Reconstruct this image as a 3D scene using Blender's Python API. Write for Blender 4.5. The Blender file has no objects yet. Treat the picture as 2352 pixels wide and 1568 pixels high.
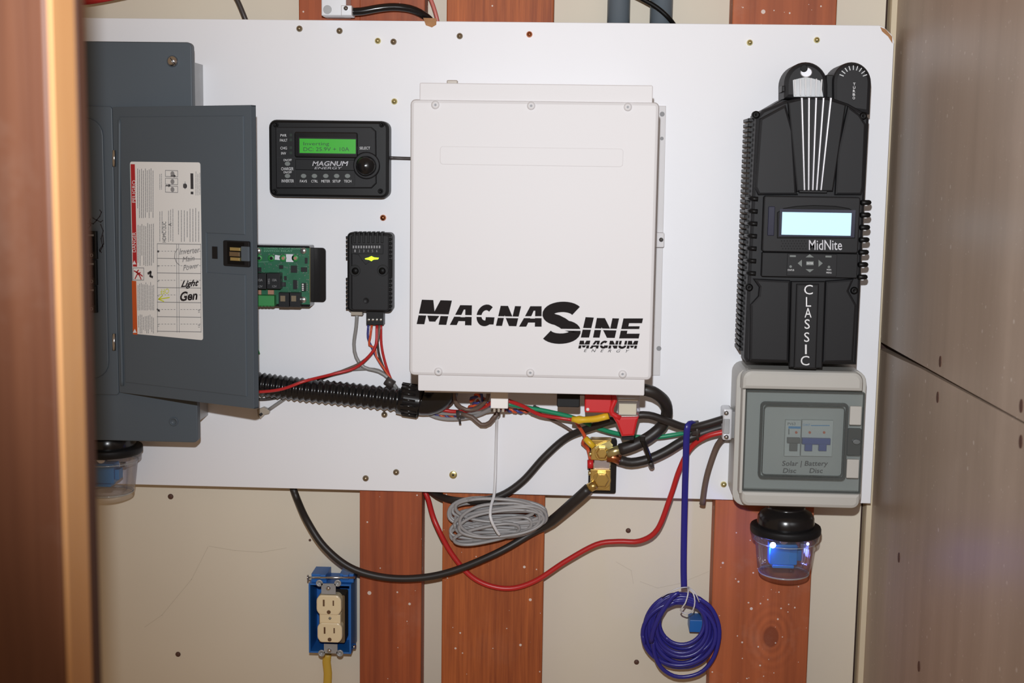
import bpy, math, random
from mathutils import Vector, Matrix
R = random.Random(7)

# ------------------------------------------------------------------ camera, world, light
scene = bpy.context.scene
FPX, YAW, PITCH, ROLL = 3011.0, -0.0459, -0.1277, 0.01476
CAM = Vector((0.0, -1.80, 1.50))
fwd = Vector((math.sin(YAW)*math.cos(PITCH), math.cos(YAW)*math.cos(PITCH), math.sin(PITCH)))
rgt = Vector((math.cos(YAW), -math.sin(YAW), 0.0))
upv = rgt.cross(fwd)
c_, s_ = math.cos(ROLL), math.sin(ROLL)
RX, UY = c_*rgt + s_*upv, -s_*rgt + c_*upv
cam = bpy.data.cameras.new('camera'); camo = bpy.data.objects.new('camera', cam)
scene.collection.objects.link(camo); scene.camera = camo
cam.sensor_width = 22.2; cam.lens = FPX*22.2/2352.0
cam.clip_start = 0.02
mw = Matrix((RX, UY, -fwd)).transposed().to_4x4(); mw.translation = CAM
camo.matrix_world = mw
cam.dof.use_dof = True; cam.dof.focus_distance = 1.70; cam.dof.aperture_fstop = 5.0

w = bpy.data.worlds.new('world'); scene.world = w; w.use_nodes = True
w.node_tree.nodes['Background'].inputs[0].default_value = (1.0, 0.66, 0.40, 1)
w.node_tree.nodes['Background'].inputs[1].default_value = 0.24
fl = bpy.data.lights.new('camera_flash', 'SPOT'); flo = bpy.data.objects.new('camera_flash', fl)
scene.collection.objects.link(flo)
fl.energy = 87; fl.color = (0.95, 0.98, 1.02); fl.shadow_soft_size = 0.010
fl.spot_size = math.radians(78); fl.spot_blend = 1.0
flo.location = CAM + UY*0.13 - RX*0.012
vs = scene.view_settings
scene.display_settings.display_device = 'sRGB'
vs.view_transform = 'Standard'; vs.look = 'None'; vs.gamma = 1.0; vs.exposure = 0.0
vs.use_curve_mapping = False

def ray(px, py):
    return fwd + RX*((px-1176.0)/FPX) - UY*((py-784.0)/FPX)
def P(px, py, d):
    r = ray(px, py); t = (-d - CAM.y)/r.y
    return CAM + r*t
flo.rotation_euler = (P(1500, 310, .05) - flo.location).to_track_quat('-Z', 'Y').to_euler()

# ------------------------------------------------------------------ materials
def lin(c):
    out = []
    for v in c:
        v /= 255.0
        out.append(v/12.92 if v <= .04045 else ((v+.055)/1.055)**2.4)
    return (out[0], out[1], out[2], 1.0)
MATS = {}
def mat(name, col, rough=.5, metal=0.0, var=.0, scale=8.0, emit=None, es=0.0, bump=0.0, bscale=60.0, spec=.5, coat=0.0):
    m = bpy.data.materials.new(name); m.use_nodes = True
    nt = m.node_tree; b = nt.nodes['Principled BSDF']
    b.inputs['Base Color'].default_value = lin(col)
    b.inputs['Roughness'].default_value = rough; b.inputs['Metallic'].default_value = metal
    b.inputs['Specular IOR Level'].default_value = spec
    if coat: b.inputs['Coat Weight'].default_value = coat; b.inputs['Coat Roughness'].default_value = .12
    if emit:
        b.inputs['Emission Color'].default_value = lin(emit); b.inputs['Emission Strength'].default_value = es
    tc = nt.nodes.new('ShaderNodeTexCoord')
    if var > 0:
        n = nt.nodes.new('ShaderNodeTexNoise'); n.inputs['Scale'].default_value = scale; n.inputs['Detail'].default_value = 5
        nt.links.new(tc.outputs['Object'], n.inputs['Vector'])
        mr = nt.nodes.new('ShaderNodeMapRange'); mr.inputs[1].default_value = .3; mr.inputs[2].default_value = .7
        mr.inputs[3].default_value = 1-var; mr.inputs[4].default_value = 1+var*.6
        nt.links.new(n.outputs['Fac'], mr.inputs[0])
        hv = nt.nodes.new('ShaderNodeHueSaturation'); hv.inputs['Color'].default_value = lin(col)
        nt.links.new(mr.outputs[0], hv.inputs['Value']); nt.links.new(hv.outputs[0], b.inputs['Base Color'])
    if bump > 0:
        n2 = nt.nodes.new('ShaderNodeTexNoise'); n2.inputs['Scale'].default_value = bscale; n2.inputs['Detail'].default_value = 3
        nt.links.new(tc.outputs['Object'], n2.inputs['Vector'])
        bp = nt.nodes.new('ShaderNodeBump'); bp.inputs['Strength'].default_value = bump; bp.inputs['Distance'].default_value = .002
        nt.links.new(n2.outputs['Fac'], bp.inputs['Height']); nt.links.new(bp.outputs[0], b.inputs['Normal'])
    MATS[name] = m
    return m
def clear_mat(name, tint=(255,255,255), refl=.10, rough=.06, body=None, bodyf=0.0):
    m = bpy.data.materials.new(name); m.use_nodes = True; nt = m.node_tree
    for n in list(nt.nodes): nt.nodes.remove(n)
    o = nt.nodes.new('ShaderNodeOutputMaterial'); t = nt.nodes.new('ShaderNodeBsdfTransparent'); g = nt.nodes.new('ShaderNodeBsdfGlossy')
    t.inputs[0].default_value = lin(tint); g.inputs['Roughness'].default_value = rough
    lw = nt.nodes.new('ShaderNodeLayerWeight'); lw.inputs['Blend'].default_value = .35
    mr = nt.nodes.new('ShaderNodeMapRange'); mr.inputs[3].default_value = refl*.5; mr.inputs[4].default_value = min(1, refl*5)
    nt.links.new(lw.outputs['Fresnel'], mr.inputs[0])
    base = t
    if body:
        d = nt.nodes.new('ShaderNodeBsdfDiffuse'); d.inputs[0].default_value = lin(body)
        mb = nt.nodes.new('ShaderNodeMixShader'); mb.inputs[0].default_value = bodyf
        nt.links.new(t.outputs[0], mb.inputs[1]); nt.links.new(d.outputs[0], mb.inputs[2]); base = mb
    mx = nt.nodes.new('ShaderNodeMixShader')
    nt.links.new(mr.outputs[0], mx.inputs[0]); nt.links.new(base.outputs[0], mx.inputs[1]); nt.links.new(g.outputs[0], mx.inputs[2])
    nt.links.new(mx.outputs[0], o.inputs['Surface']); MATS[name] = m
    return m
def wood_mat(name, c1, c2, knots=(), specks=0.0, grain=110.0, rough=.62, smear=0.0, seed=0.0, wscale=(1,1,.035), spscale=45.0, spa=.7):
    """long vertical grain in world coordinates; knots = [(x, z, radius)]; specks = white paint spatter"""
    m = bpy.data.materials.new(name); m.use_nodes = True; nt = m.node_tree; b = nt.nodes['Principled BSDF']
    b.inputs['Roughness'].default_value = rough
    L = nt.links.new; N = nt.nodes.new
    geo = N('ShaderNodeNewGeometry'); pos = geo.outputs['Position']
    mp = N('ShaderNodeMapping'); mp.inputs['Scale'].default_value = wscale; mp.inputs['Location'].default_value = (seed, seed*.3, seed*.7)
    L(pos, mp.inputs['Vector'])
    n1 = N('ShaderNodeTexNoise'); n1.inputs['Scale'].default_value = grain; n1.inputs['Detail'].default_value = 6; n1.inputs['Roughness'].default_value = .6
    L(mp.outputs[0], n1.inputs['Vector'])
    n2 = N('ShaderNodeTexNoise'); n2.inputs['Scale'].default_value = 9; n2.inputs['Detail'].default_value = 3; L(mp.outputs[0], n2.inputs['Vector'])
    ad = N('ShaderNodeMath'); ad.operation = 'MULTIPLY_ADD'; ad.inputs[1].default_value = .6; L(n1.outputs['Fac'], ad.inputs[0])
    m2 = N('ShaderNodeMath'); m2.operation = 'MULTIPLY'; m2.inputs[1].default_value = .45; L(n2.outputs['Fac'], m2.inputs[0]); L(m2.outputs[0], ad.inputs[2])
    fac = ad.outputs[0]
    for (kx, kz, kr) in knots:
        sub = N('ShaderNodeVectorMath'); sub.operation = 'SUBTRACT'; sub.inputs[1].default_value = (kx, 0, kz); L(pos, sub.inputs[0])
        sc = N('ShaderNodeVectorMath'); sc.operation = 'MULTIPLY'; sc.inputs[1].default_value = (1, 0, .72); L(sub.outputs[0], sc.inputs[0])
        ln = N('ShaderNodeVectorMath'); ln.operation = 'LENGTH'; L(sc.outputs[0], ln.inputs[0])
        nn = N('ShaderNodeMath'); nn.operation = 'MULTIPLY_ADD'; nn.inputs[1].default_value = .035; L(n2.outputs['Fac'], nn.inputs[0]); L(ln.outputs['Value'], nn.inputs[2])
        sn = N('ShaderNodeMath'); sn.operation = 'MULTIPLY'; sn.inputs[1].default_value = 700; L(nn.outputs[0], sn.inputs[0])
        si = N('ShaderNodeMath'); si.operation = 'SINE'; L(sn.outputs[0], si.inputs[0])
        fo = N('ShaderNodeMapRange'); fo.inputs[1].default_value = kr; fo.inputs[2].default_value = kr*4.5; fo.inputs[3].default_value = .07; fo.inputs[4].default_value = 0; L(ln.outputs['Value'], fo.inputs[0])
        pr = N('ShaderNodeMath'); pr.operation = 'MULTIPLY'; L(si.outputs[0], pr.inputs[0]); L(fo.outputs[0], pr.inputs[1])
        co = N('ShaderNodeMapRange'); co.inputs[1].default_value = kr*.7; co.inputs[2].default_value = kr*1.25; co.inputs[3].default_value = -.55; co.inputs[4].default_value = 0; L(ln.outputs['Value'], co.inputs[0])
        a1 = N('ShaderNodeMath'); L(fac, a1.inputs[0]); L(pr.outputs[0], a1.inputs[1])
        a2 = N('ShaderNodeMath'); L(a1.outputs[0], a2.inputs[0]); L(co.outputs[0], a2.inputs[1]); fac = a2.outputs[0]
    cr = N('ShaderNodeValToRGB'); cr.color_ramp.elements[0].position = .34; cr.color_ramp.elements[1].position = .68
    cr.color_ramp.elements[0].color = lin(c1); cr.color_ramp.elements[1].color = lin(c2); L(fac, cr.inputs[0])
    col = cr.outputs[0]
    if smear > 0:
        n3 = N('ShaderNodeTexNoise'); n3.inputs['Scale'].default_value = 7; n3.inputs['Detail'].default_value = 7; n3.inputs['Roughness'].default_value = .7; L(pos, n3.inputs['Vector'])
        r3 = N('ShaderNodeMapRange'); r3.inputs[1].default_value = .56; r3.inputs[2].default_value = .8; r3.inputs[4].default_value = smear; L(n3.outputs['Fac'], r3.inputs[0])
        mx = N('ShaderNodeMixRGB'); mx.inputs[2].default_value = lin((205,190,175)); L(r3.outputs[0], mx.inputs[0]); L(col, mx.inputs[1]); col = mx.outputs[0]
    if specks > 0:
        for sc_, th in ((spscale, .07), (spscale*2.3, .07)):
            v = N('ShaderNodeTexVoronoi'); v.inputs['Scale'].default_value = sc_; L(pos, v.inputs['Vector'])
            wn = N('ShaderNodeTexWhiteNoise'); L(v.outputs['Color'], wn.inputs['Vector'])
            th_ = N('ShaderNodeMath'); th_.operation = 'MULTIPLY'; th_.inputs[1].default_value = th*2.0; 
            pw = N('ShaderNodeMath'); pw.operation = 'POWER'; pw.inputs[1].default_value = 3.0/specks; L(wn.outputs['Value'], pw.inputs[0]); L(pw.outputs[0], th_.inputs[0])
            lt = N('ShaderNodeMath'); lt.operation = 'LESS_THAN'; L(v.outputs['Distance'], lt.inputs[0]); L(th_.outputs[0], lt.inputs[1])
            ml = N('ShaderNodeMath'); ml.operation = 'MULTIPLY'; ml.inputs[1].default_value = spa; L(lt.outputs[0], ml.inputs[0])
            mx = N('ShaderNodeMixRGB'); mx.inputs[2].default_value = lin((232,226,218)); L(ml.outputs[0], mx.inputs[0]); L(col, mx.inputs[1]); col = mx.outputs[0]
    L(col, b.inputs['Base Color'])
    bp = N('ShaderNodeBump'); bp.inputs['Strength'].default_value = .25; bp.inputs['Distance'].default_value = .001; L(n1.outputs['Fac'], bp.inputs['Height']); L(bp.outputs[0], b.inputs['Normal'])
    MATS[name] = m
    return m

# ------------------------------------------------------------------ frames and mesh builder
class Fr:
    """a flat working plane: origin, u (right), v (up), n (out of it)"""
    def __init__(s, o, u, v):
        s.o = Vector(o); s.u = Vector(u).normalized(); s.v = Vector(v).normalized(); s.n = s.u.cross(s.v)
    def pt(s, u, v, w=0.0): return s.o + s.u*u + s.v*v + s.n*w
    def px(s, px, py, w=0.0):
        r = ray(px, py); t = (s.o + s.n*w - CAM).dot(s.n)/r.dot(s.n); q = CAM + r*t - s.o
        return (q.dot(s.u), q.dot(s.v))
    def scale(s, px, py, w=0.0):
        a = s.px(px-5, py, w); b = s.px(px+5, py, w)
        return math.hypot(b[0]-a[0], b[1]-a[1])/10.0
    def rect(s, x0, y0, x1, y1, w=0.0):
        xm, ym = (x0+x1)/2, (y0+y1)/2
        return (s.px(x0, ym, w)[0], s.px(xm, y1, w)[1], s.px(x1, ym, w)[0], s.px(xm, y0, w)[1])
def front(d): return Fr((0, -d, 0), (1, 0, 0), (0, 0, 1))

def rrect(u0, v0, u1, v1, r=0.0, n=5, corners=(1,1,1,1)):
    if r <= 0: return [(u0, v0), (u1, v0), (u1, v1), (u0, v1)]
    r = min(r, (u1-u0)*.499, (v1-v0)*.499); out = []
    for i, (cx, cy, a0) in enumerate(((u0+r, v0+r, 180), (u1-r, v0+r, 270), (u1-r, v1-r, 0), (u0+r, v1-r, 90))):
        if not corners[i]:
            out.append([(u0, v0), (u1, v0), (u1, v1), (u0, v1)][i]); continue
        for k in range(n+1):
            a = math.radians(a0 + 90.0*k/n); out.append((cx + r*math.cos(a), cy + r*math.sin(a)))
    return out
def circle(u, v, r, n=20, ry=None, a0=0.0):
    ry = r if ry is None else ry
    return [(u + r*math.cos(a0+2*math.pi*k/n), v + ry*math.sin(a0+2*math.pi*k/n)) for k in range(n)]
def area(p):
    return sum(p[i][0]*p[(i+1) % len(p)][1] - p[(i+1) % len(p)][0]*p[i][1] for i in range(len(p)))/2
def inset(p, t):
    n = len(p); out = []
    for i in range(n):
        a, b, c = Vector(p[i-1]), Vector(p[i]), Vector(p[(i+1) % n])
        e1 = (b-a); e2 = (c-b)
        if e1.length < 1e-9 or e2.length < 1e-9: out.append(tuple(b)); continue
        e1.normalize(); e2.normalize()
        n1 = Vector((-e1.y, e1.x)); n2 = Vector((-e2.y, e2.x)); m = n1+n2
        if m.length < 1e-6: out.append(tuple(b)); continue
        m = m.normalized(); k = t/max(.35, m.dot(n1)); out.append((b.x+m.x*k, b.y+m.y*k))
    return out
def crom(pts, step=.006):
    pts = [Vector(p) for p in pts]
    if len(pts) < 3: return pts
    out = []; ext = [pts[0]*2-pts[1]] + pts + [pts[-1]*2-pts[-2]]
    for i in range(1, len(ext)-2):
        p0, p1, p2, p3 = ext[i-1:i+3]; n = max(2, int((p2-p1).length/step))
        n = min(n, 40)
        for k in range(n):
            t = k/n
            out.append(.5*((2*p1) + (p2-p0)*t + (2*p0-5*p1+4*p2-p3)*t*t + (3*p1-p0-3*p2+p3)*t**3))
    out.append(pts[-1]); return out
TXT = {}
def text_mesh(body, shear=0.0, bold=0.0):
    k = (body, shear, bold)
    if k not in TXT:
        cu = bpy.data.curves.new('t', 'FONT'); cu.body = body; cu.shear = shear; cu.offset = bold; cu.resolution_u = 3
        o = bpy.data.objects.new('t', cu); scene.collection.objects.link(o)
        dg = bpy.context.evaluated_depsgraph_get(); me = bpy.data.meshes.new_from_object(o.evaluated_get(dg))
        TXT[k] = ([(v.co.x, v.co.y) for v in me.vertices], [tuple(p.vertices) for p in me.polygons])
        bpy.data.objects.remove(o); bpy.data.curves.remove(cu); bpy.data.meshes.remove(me)
    return TXT[k]
class B:
    def __init__(s): s.v = []; s.f = []; s.sm = []
    def add(s, vs, fs, smooth=False):
        o = len(s.v); s.v += [Vector(x) for x in vs]
        for f in fs: s.f.append(tuple(o+i for i in f)); s.sm.append(smooth)
        return s
    def prism(s, fr, poly, w0, w1, ch=0.0, smooth=False):
        if area(poly) < 0: poly = poly[::-1]
        n = len(poly); rings = [(poly, w0)]
        if ch > 0:
            rings += [(poly, w1-ch), (inset(poly, ch*.3), w1-ch*.3), (inset(poly, ch), w1)]
        else: rings += [(poly, w1)]
        vs = [fr.pt(u, v, w) for pl, w in rings for u, v in pl]; fs = []
        for k in range(len(rings)-1):
            for i in range(n):
                j = (i+1) % n; fs.append((k*n+i, k*n+j, (k+1)*n+j, (k+1)*n+i))
        fs.append(tuple((len(rings)-1)*n+i for i in range(n))); fs.append(tuple(reversed(range(n))))
        return s.add(vs, fs, smooth)
    def box(s, fr, x0, y0, x1, y1, w0, w1, r=0.0, ch=0.0, corners=(1,1,1,1), n=5):      # pixel rectangle seen at w1
        return s.prism(fr, rrect(*fr.rect(x0, y0, x1, y1, w1), r, n, corners), w0, w1, min(ch, r*.9) if r > 0 else ch)
    def poly(s, fr, pts, w0, w1, ch=0.0):
        return s.prism(fr, [fr.px(x, y, w1) for x, y in pts], w0, w1, ch)
    def cyl(s, fr, px, py, r, w0, w1, ch=0.0, n=18, ry=None, a0=0.0):                     # r in pixels
        u, v = fr.px(px, py, w1); k = fr.scale(px, py, w1)
        return s.prism(fr, circle(u, v, r*k, n, None if ry is None else ry*k, a0), w0, w1, ch)
    def spin(s, fr, px, py, prof, n=20, ref=0.0):                                         # prof [(r px, w)]
        u, v = fr.px(px, py, ref); k = fr.scale(px, py, ref); vs = []; fs = []
        for r, w in prof: vs += [fr.pt(a, b, w) for a, b in circle(u, v, max(r, .01)*k, n)]
        for i in range(len(prof)-1):
            for j in range(n): fs.append((i*n+j, i*n+(j+1) % n, (i+1)*n+(j+1) % n, (i+1)*n+j))
        fs.append(tuple((len(prof)-1)*n+j for j in range(n))); return s.add(vs, fs, True)
    def lathe(s, c, prof, n=32, cap=True):                                                # around a vertical axis, prof [(r, z)]
        vs = []; fs = []
        for r, z in prof: vs += [(c[0]+r*math.cos(2*math.pi*k/n), c[1]+r*math.sin(2*math.pi*k/n), c[2]+z) for k in range(n)]
        for i in range(len(prof)-1):
            for j in range(n): fs.append((i*n+j, (i+1)*n+j, (i+1)*n+(j+1) % n, i*n+(j+1) % n))
        if cap: fs.append(tuple(reversed(range(n)))); fs.append(tuple((len(prof)-1)*n+j for j in range(n)))
        return s.add(vs, fs, True)
    def tube(s, pts, r, n=10, step=.006, rb=None, rad=None, raw=False, side=None):
        p = [Vector(q) for q in pts] if raw else crom(pts, step); m = len(p)
        T = [(p[min(i+1, m-1)]-p[max(i-1, 0)]).normalized() for i in range(m)]
        ref = Vector((0, 1, 0)) if abs(T[0].y) < .9 else Vector((1, 0, 0))
        nv = (ref - T[0]*ref.dot(T[0])).normalized(); vs = []; fs = []
        rb = r if rb is None else rb
        for i in range(m):
            if side is not None: nv = Vector(side)
            nv = (nv - T[i]*nv.dot(T[i])).normalized(); bv = T[i].cross(nv)
            k = rad(i/(m-1)) if rad else 1.0
            for j in range(n):
                a = 2*math.pi*j/n; vs.append(p[i] + nv*(math.cos(a)*rb*k) + bv*(math.sin(a)*r*k))
        for i in range(m-1):
            for j in range(n): fs.append((i*n+j, i*n+(j+1) % n, (i+1)*n+(j+1) % n, (i+1)*n+j))
        fs.append(tuple(reversed(range(n)))); fs.append(tuple((m-1)*n+j for j in range(n)))
        return s.add(vs, fs, True)
    def stroke(s, fr, pts, wd, w):                                                        # a pen line on a face, width in pixels
        q = [fr.px(x, y, w) for x, y in pts]; k = fr.scale(pts[0][0], pts[0][1], w)*wd/2
        for a, b in zip(q[:-1], q[1:]):
            a, b = Vector(a), Vector(b); d = (b-a)
            if d.length < 1e-7: continue
            d.normalize(); a = a - d*k*.6; b = b + d*k*.6; nn = Vector((-d.y, d.x))*k
            s.prism(fr, [tuple(a-nn), tuple(b-nn), tuple(b+nn), tuple(a+nn)], w-.0001, w)
        return s
    def text(s, fr, body, quad, w, shear=0.0, bold=0.0, rot=0, cut=None):
        """quad: pixel rect (x0,y0,x1,y1) or 4 corners (bl, br, tr, tl) the text's own box is fitted to; cut: (t0,t1) band of its height left blank"""
        vs, fs = text_mesh(body, shear, bold)
        if not vs: return s
        xs = [v[0] for v in vs]; ys = [v[1] for v in vs]; x0, x1, y0, y1 = min(xs), max(xs), min(ys), max(ys)
        if len(quad) == 4 and not hasattr(quad[0], '__len__'):
            a, b, c, d = quad; quad = [(a, d), (c, d), (c, b), (a, b)]
            if rot == 90: quad = [(c, d), (c, b), (a, b), (a, d)]                          # reads bottom to top
        Q = [Vector(fr.px(x, y, w)) for x, y in quad]
        V2 = [((v[0]-x0)/max(1e-6, x1-x0), (v[1]-y0)/max(1e-6, y1-y0)) for v in vs]
        def put(p):
            t, h = p; q = (Q[0]*(1-t)+Q[1]*t)*(1-h) + (Q[3]*(1-t)+Q[2]*t)*h
            return fr.pt(q.x, q.y, w)
        if cut is None: return s.add([put(p) for p in V2], fs)
        for lo, hi in ((-1, cut[0]), (cut[1], 2)):
            for f in fs:
                pl = [V2[i] for i in f]
                for lim, sg in ((lo, 1), (hi, -1)):
                    out = []
                    for i in range(len(pl)):
                        a, b = pl[i-1], pl[i]; ia = (a[1]-lim)*sg >= 0; ib = (b[1]-lim)*sg >= 0
                        if ia != ib:
                            k = (lim-a[1])/(b[1]-a[1]); out.append((a[0]+(b[0]-a[0])*k, lim))
                        if ib: out.append(b)
                    pl = out
                    if len(pl) < 3: break
                if len(pl) >= 3: s.add([put(p) for p in pl], [tuple(range(len(pl)))])
        return s
    def build(s, name, m, parent=None, label=None):
        me = bpy.data.meshes.new(name)
        lo = Vector([min(v[i] for v in s.v) for i in range(3)]); hi = Vector([max(v[i] for v in s.v) for i in range(3)])
        c = (lo+hi)/2
        me.from_pydata([tuple(v-c) for v in s.v], [], s.f); me.materials.append(MATS[m])
        for p, f in zip(me.polygons, s.sm): p.use_smooth = f
        me.update()
        o = bpy.data.objects.new(name, me); scene.collection.objects.link(o); place(o, c, parent)
        if label: o['label'] = label
        return o
WL = {}
def place(o, c, parent):
    WL[o.name] = Vector(c)
    if parent is not None: o.parent = parent; o.location = Vector(c) - WL[parent.name]
    else: o.location = c
def copyto(src, c, parent):
    o = src.copy(); scene.collection.objects.link(o); place(o, c, parent); return o
def tag(o, label, cat, group=None):
    o['label'] = label; o['category'] = cat
    if group: o['group'] = group
    return o
def thing(name, loc, label, cat, group=None):
    o = bpy.data.objects.new(name, None); scene.collection.objects.link(o); o.empty_display_size = .02
    place(o, loc, None); return tag(o, label, cat, group)
def struct(o): o['kind'] = 'structure'; return o
def W(path): return [P(*q) for q in path]
def wire(name, path, r, m, label, cat='cable', parent=None, rb=None, n=10, rad=None, group=None):
    o = B().tube(W(path), r, n=n, rb=rb, rad=rad).build(name, m, parent)
    if parent is None: tag(o, label, cat, group)
    return o

# material library
mat('cream', (222,213,195), .7, var=.07, scale=2.2, bump=.15, bscale=25)
mat('whiteboard', (238,239,243), .5, var=.02, scale=3, bump=.05, bscale=40)
mat('chip', (176,128,86), .8, var=.2, scale=80)
mat('panel_grey', (82,91,99), .45, var=.05, scale=5, spec=.3)
mat('panel_light', (168,170,172), .4, metal=.35, var=.15, scale=30)
mat('steel', (205,206,208), .22, metal=1)
mat('galvanised', (222,224,228), .35, metal=.35)
mat('dull_steel', (150,150,150), .4, metal=1)
mat('dark_steel', (62,62,64), .4, metal=.8)
mat('bronze', (148,132,108), .35, metal=.8)
mat('brass', (214,180,104), .28, metal=.9)
mat('pale_brass', (222,210,150), .3, metal=.9)
mat('copper', (204,128,88), .28, metal=1)
mat('paper', (228,228,226), .55)
mat('print_red', (176,36,42), .5)
mat('print_orange', (196,84,34), .5)
mat('print_grey', (140,140,142), .6)
mat('print_dark', (60,60,64), .6)
mat('marker', (26,22,30), .5)
mat('pencil', (130,128,128), .6)
mat('yellow_ink', (206,214,40), .5)
mat('black', (20,20,21), .42, var=.08, scale=20, spec=.25)
mat('black_satin', (24,23,24), .22)
mat('charcoal', (31,31,33), .5, spec=.25)
mat('charcoal_dark', (25,25,27), .5, spec=.25)
mat('deep_black', (9,9,10), .5, spec=.2)
mat('white_print', (225,226,228), .45)
mat('silver_print', (205,206,212), .25, metal=.6)
mat('grey_button', (112,118,116), .5)
mat('inverter_white', (214,212,213), .55, var=.01, scale=4)
mat('ink', (26,20,20), .6, spec=.1)
mat('lcd_green', (40,120,30), .3, emit=(64,190,54), es=.42)
mat('lcd_ink', (14,70,34), .5)
mat('lcd_blue', (150,190,215), .3, emit=(184,222,246), es=.82)
mat('lcd_frame', (26,28,52), .25)
mat('led_green', (160,240,30), .3, emit=(186,255,26), es=2.6)
mat('led_blue', (150,170,255), .3, emit=(150,175,255), es=9)
mat('led_off', (40,52,44), .3)
mat('pcb', (22,98,66), .4, var=.2, scale=60)
mat('pcb_trace', (120,170,140), .4)
mat('pcb_edge', (116,112,50), .45)
mat('solder', (216,220,218), .2, metal=.9)
mat('terminal_green', (48,134,70), .45)
mat('sticker', (214,216,222), .5)
mat('chip_black', (24,24,26), .35)
mat('resistor', (168,120,96), .5)
mat('box_grey', (186,184,178), .42, var=.03, scale=10)
mat('box_dark', (98,102,102), .5)
mat('box_inner', (176,178,175), .55)
mat('breaker_white', (196,200,198), .45)
mat('breaker_blue', (34,66,150), .4)
mat('print_blue', (60,140,196), .5)
mat('breaker_grey', (84,84,84), .5)
mat('red_plastic', (200,34,38), .35)
mat('yellow_plastic', (222,180,40), .4)
mat('red_wire', (186,40,40), .35)
mat('orange_wire', (206,84,48), .4)
mat('blue_wire', (64,66,130), .4)
mat('blue_flat', (44,42,130), .3)
mat('green_wire', (28,140,98), .4)
mat('grey_wire', (142,140,138), .35)
mat('dark_wire', (66,60,58), .4)
mat('black_cable', (42,37,35), .45, var=.15, scale=40)
mat('brown_cable', (104,86,76), .45)
mat('silver_cable', (150,148,148), .33)
mat('ivory', (232,214,176), .35)
mat('ivory_slot', (96,66,40), .6)
mat('outlet_blue', (34,104,182), .42)
mat('arrester_blue', (22,116,172), .45)
mat('white_plastic', (240,236,232), .4)
mat('fuse', (230,222,190), .4)
mat('yellow_cable', (206,168,62), .5)
mat('shunt_link', (158,144,140), .4, metal=.5)
mat('nail_rust', (86,56,44), .6)
mat('gap_dark', (58,40,34), .9)
mat('pvc_grey', (96,106,114), .4)
mat('pink_wire', (196,110,100), .4)
mat('tie_white', (214,214,216), .4)
mat('plug', (170,160,146), .3)
mat('corner_cream', (214,200,172), .7, var=.06, scale=12)
clear_mat('clear', (246,246,250), .10, .05, (225,225,240), .05)
clear_mat('clear_milky', (225,228,226), .12, .15, (205,208,206), .45)
clear_mat('smoke', (240,243,243), .03, .12, (168,172,170), .13)
clear_mat('smoke_edge', (190,196,196), .10, .1, (110,116,116), .4)

# ------------------------------------------------------------------ setting
BD = .050                        # front of the white board, measured out from the sheathing
D_ST = .038
F0 = front(0.0); FS = front(D_ST); FB = front(BD)
XR = P(2042, 700, BD).x          # the plywood side wall
ZT, ZB = CAM.z+.75, CAM.z-.95
XL = P(-260, 800, 0).x
corner_x = F0.px(1966, 1400)[0]
wb = B().prism(F0, rrect(XL, ZB, corner_x, ZT), -.012, 0.0).build('wall_back', 'cream'); struct(wb)
for (x, y, r) in ((392,1140,6.5), (409,1502,6), (1443,1218,6), (1462,1520,6), (845,1180,3), (712,1240,3)):
    B().spin(F0, x, y, [(r, 0), (r, .0006), (r*.6, .0016), (0, .0018)], 10).build('nail_head', 'nail_rust', wb)
mat('scuff', (206,196,178), .8)
for pts in ([(332,1440), (372,1412), (440,1330), (478,1255)], [(480,1254), (540,1264), (600,1268), (658,1258)], [(1415,1290), (1450,1310), (1455,1340)], [(1470,1335), (1510,1350), (1560,1340), (1628,1312)]):
    B().stroke(F0, pts, 1.1, .0002).build('scuff', 'scuff', wb)
gp = B().prism(F0, rrect(corner_x, ZB, XR+.02, ZT), -.03, -.013).build('corner_backing', 'gap_dark', wb)
t1 = B().prism(F0, rrect(corner_x+.005, ZB, XR+.001, ZT), -.012, .012, .001).build('trim_1', 'corner_cream'); struct(t1)
# side wall: two plywood panels with an open horizontal joint
wood_mat('plywood', (156,138,122), (180,162,146), specks=2.0, grain=22, rough=.42, smear=.22, seed=3.0, wscale=(1,1,.08), spscale=55, spa=.45)
wr = bpy.data.objects.new('wall_right', None); scene.collection.objects.link(wr); place(wr, (XR+.012, -.6, CAM.z), None); struct(wr)
FR = Fr((XR, 0, 0), (0, -1, 0), (0, 0, 1))      # n = (-1,0,0): faces into the room
j0 = FR.px(2031, 795); j1 = FR.px(2352, 969); zj = (j0[1]+j1[1])/2
B().prism(FR, [(0, zj+.0022), (.35, zj+.0014), (.9, zj+.0006), (1.6, zj+.0006), (1.6, ZT), (0, ZT)], -.012, 0).build('panel', 'plywood', wr)
B().prism(FR, [(0, ZB), (1.6, ZB), (1.6, zj-.0006), (.9, zj-.0006), (.55, zj-.0010), (.35, zj-.0024), (.22, zj-.0030), (.12, zj-.0060), (0, zj-.0085)], -.012, 0).build('panel', 'plywood', wr)
B().prism(FR, rrect(0, ZB, 1.6, ZT), -.03, -.0122).build('backing', 'gap_dark', wr)
for x, y, r in ((2160,830,6), (2154,912,6), (2346,932,6), (2345,1014,6), (2065,1280,8), (2111,1530,7)):
    u, v = FR.px(x, y)
    B().prism(FR, circle(u, v, .0045, 12, .0065), 0, .0006).build('nail_head', 'nail_rust', wr)
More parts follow.
